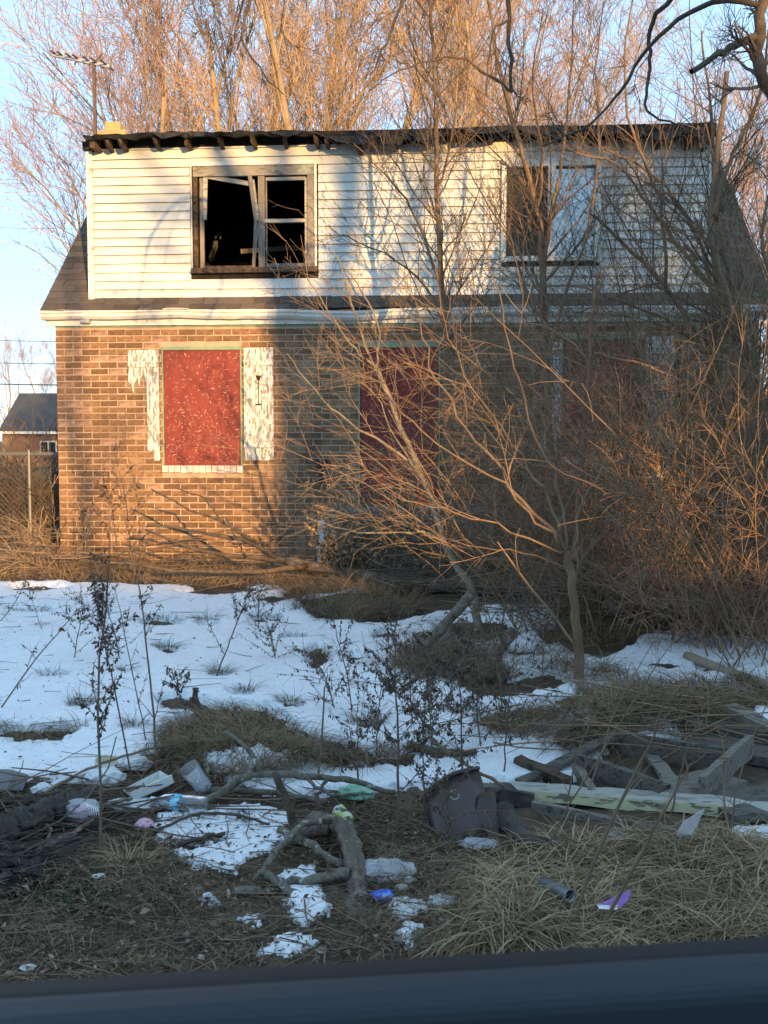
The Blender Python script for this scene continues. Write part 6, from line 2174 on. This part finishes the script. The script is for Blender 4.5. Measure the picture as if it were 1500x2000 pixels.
# purple flyer
fl = thing('purple_flyer', 'folded purple and white flyer lying on the straw', 'flyer', gp(1200, 1770))
o_ = np.array(fl.location)
q = MB()
q.add([px(1167, 1766, 3.041) - o_, px(1200, 1752, 3.095) - o_, px(1233, 1738, 3.113) - o_, px(1228, 1756, 3.060) - o_, px(1208, 1776, 3.006) - o_, px(1185, 1768, 3.041) - o_], [(0, 5, 1), (1, 5, 4, 3), (1, 3, 2)])
q.build('purple_side', M['purple'], fl)
q = MB()
q.add([px(1166, 1767, 3.024) - o_, px(1208, 1768, 3.006) - o_, px(1205, 1777, 2.998) - o_, px(1170, 1775, 3.006) - o_], [(0, 1, 2, 3)])
q.build('white_side', M['white_stripe'], fl)
# steel tube, clear shard, foam block, cup, bottle neck
tbp = thing('metal_tube', 'short grey metal tube lying in the straw', 'tube', gp(1095, 1745))
o_ = np.array(tbp.location)
q = MB()
p0, p1 = px(1060, 1722, 3.202) - o_, px(1114, 1750, 3.069) - o_
L = float(np.linalg.norm(p1 - p0))
q.lathe([(.018, 0), (.020, L * .97), (.022, L), (.018, L), (.016, L * .9)], p0, p1 - p0, 14, cap0=True)
q.build('tube', M['steel_tube'], tbp, True)
shd = thing('plastic_shard', 'cracked translucent plastic shard standing in the straw', 'shard', gp(1335, 1665))
o_ = np.array(shd.location)
q = MB()
q.prism([lp_(1310, 1650, 3.75) - o_, lp_(1335, 1605, 3.72) - o_, lp_(1376, 1580, 3.70) - o_, lp_(1362, 1612, 3.72) - o_, lp_(1335, 1658, 3.74) - o_], (0, .004, 0))
q.build('shard', M['film'], shd)
fb = crumple('foam_block', 'large pale grey foam block in the thicket', gp(1318, 1210, .12), .19, M['foam'], 'block', 36, (1.1, .6, .55), 3, .10)
cu = thing('paper_cup', 'white paper cup lying in the thicket', 'cup', gp(1183, 1200))
q = MB()
q.lathe([(.001, .0), (.055, 0), (.07, .11), (.074, .11), (.074, .118), (.066, .11)], (0, 0, .03), (.8, -.3, .5), 16)
q.build('cup', M['plastic_white'], cu, True)
bk = thing('brown_bottle', 'brown glass bottle neck poking up beside the small sprawling weed', 'bottle', gp(378, 1392))
q = MB()
q.lathe([(.035, 0), (.034, .05), (.016, .09), (.014, .125), (.017, .126), (.017, .138), (.012, .138)], (0, 0, 0), (.1, 0, 1), 14)
q.build('bottle', M['metal_rust'], bk, True)
lid = thing('clear_lid', 'faded clear plastic lid under the leaves by the brown bin', 'lid', gp(940, 1660))
crumple('lid', None, gp(935, 1655, .015), .055, M['film'], None, 39, (1.4, .8, .22), 3, .35, lid)

# ------------------------------------------------------------------ dark brush behind the fence
for k, (u, v, h, lab) in enumerate([(30, 1058, 2.0, 'dark vine tangle on the left part of the fence'), (80, 1060, 2.0, 'dark vine tangle on the fence below the far window'), (-30, 1058, 2.2, 'dark vine tangle on the fence at the picture edge'), (110, 1056, 1.6, 'dark vine tangle on the fence against the brick corner'), (55, 1056, 1.8, 'dark vine tangle in the middle of the fence')]):
    shrub(lab, u, v, 22, h, .6, 400 + k, 'twig_dark', group='dark vines on the fence', l2=7, l3=4, rad=.008, tw=.005, sag=.03)
for k, (u, v, h) in enumerate([(110, 1105, 1.1), (60, 1115, .9)]):
    shrub(['pale arching bramble touching the left brick corner', 'pale low bramble left of the brick corner before the fence'][k], u, v, 14, h, 1.0, 420 + k, 'weed_tan', group='brambles at the house corner', lean=(-.5, -.2), l2=6, l3=3, tw=.003, sag=.09)

# ------------------------------------------------------------------ the car door we look over
cdoor = thing('car_door', 'dark blue car door top with black window seal along the bottom', 'car door', (0, .45, CAMZ - .32))
o_ = np.array(cdoor.location)


def car_prism(name, pts_l, pts_r, m_):
    q = MB()
    n = len(pts_l)
    L_ = [np.array(p) - o_ for p in pts_l]
    R_ = [np.array(p) - o_ for p in pts_r]
    ext = []
    for a, b in zip(L_, R_):
        d = b - a
        ext.append((a - d * .8, b + d * .8))
    q.add([e[0] for e in ext] + [e[1] for e in ext], [tuple(range(n))[::-1], tuple(range(n, 2 * n))] + [(i, (i + 1) % n, n + (i + 1) % n, n + i) for i in range(n)])
    o = q.build(name, m_, cdoor)
    bv = o.modifiers.new('bevel', 'BEVEL')
    bv.width = .006
    bv.segments = 3
    return o


def cl(u, v, Y, dz=0.0):
    p = px(u, v, Y)
    p[2] += dz
    return p


car_prism('door_panel', [cl(0, 1948, .44), cl(0, 1948, .44, -.5), cl(0, 1990, .37, -.5), cl(0, 2020, .40), cl(0, 1958, .425)],
          [cl(1500, 1856, .48), cl(1500, 1856, .48, -.5), cl(1500, 1900, .41, -.5), cl(1500, 1930, .44), cl(1500, 1866, .465)], M['door_panel'])
car_prism('window_seal', [cl(0, 1914, .475), cl(0, 1914, .475, -.1), cl(0, 1953, .442, -.1), cl(0, 1953, .442)],
          [cl(1500, 1823, .515), cl(1500, 1823, .515, -.1), cl(1500, 1861, .482, -.1), cl(1500, 1861, .482)], M['rubber'])
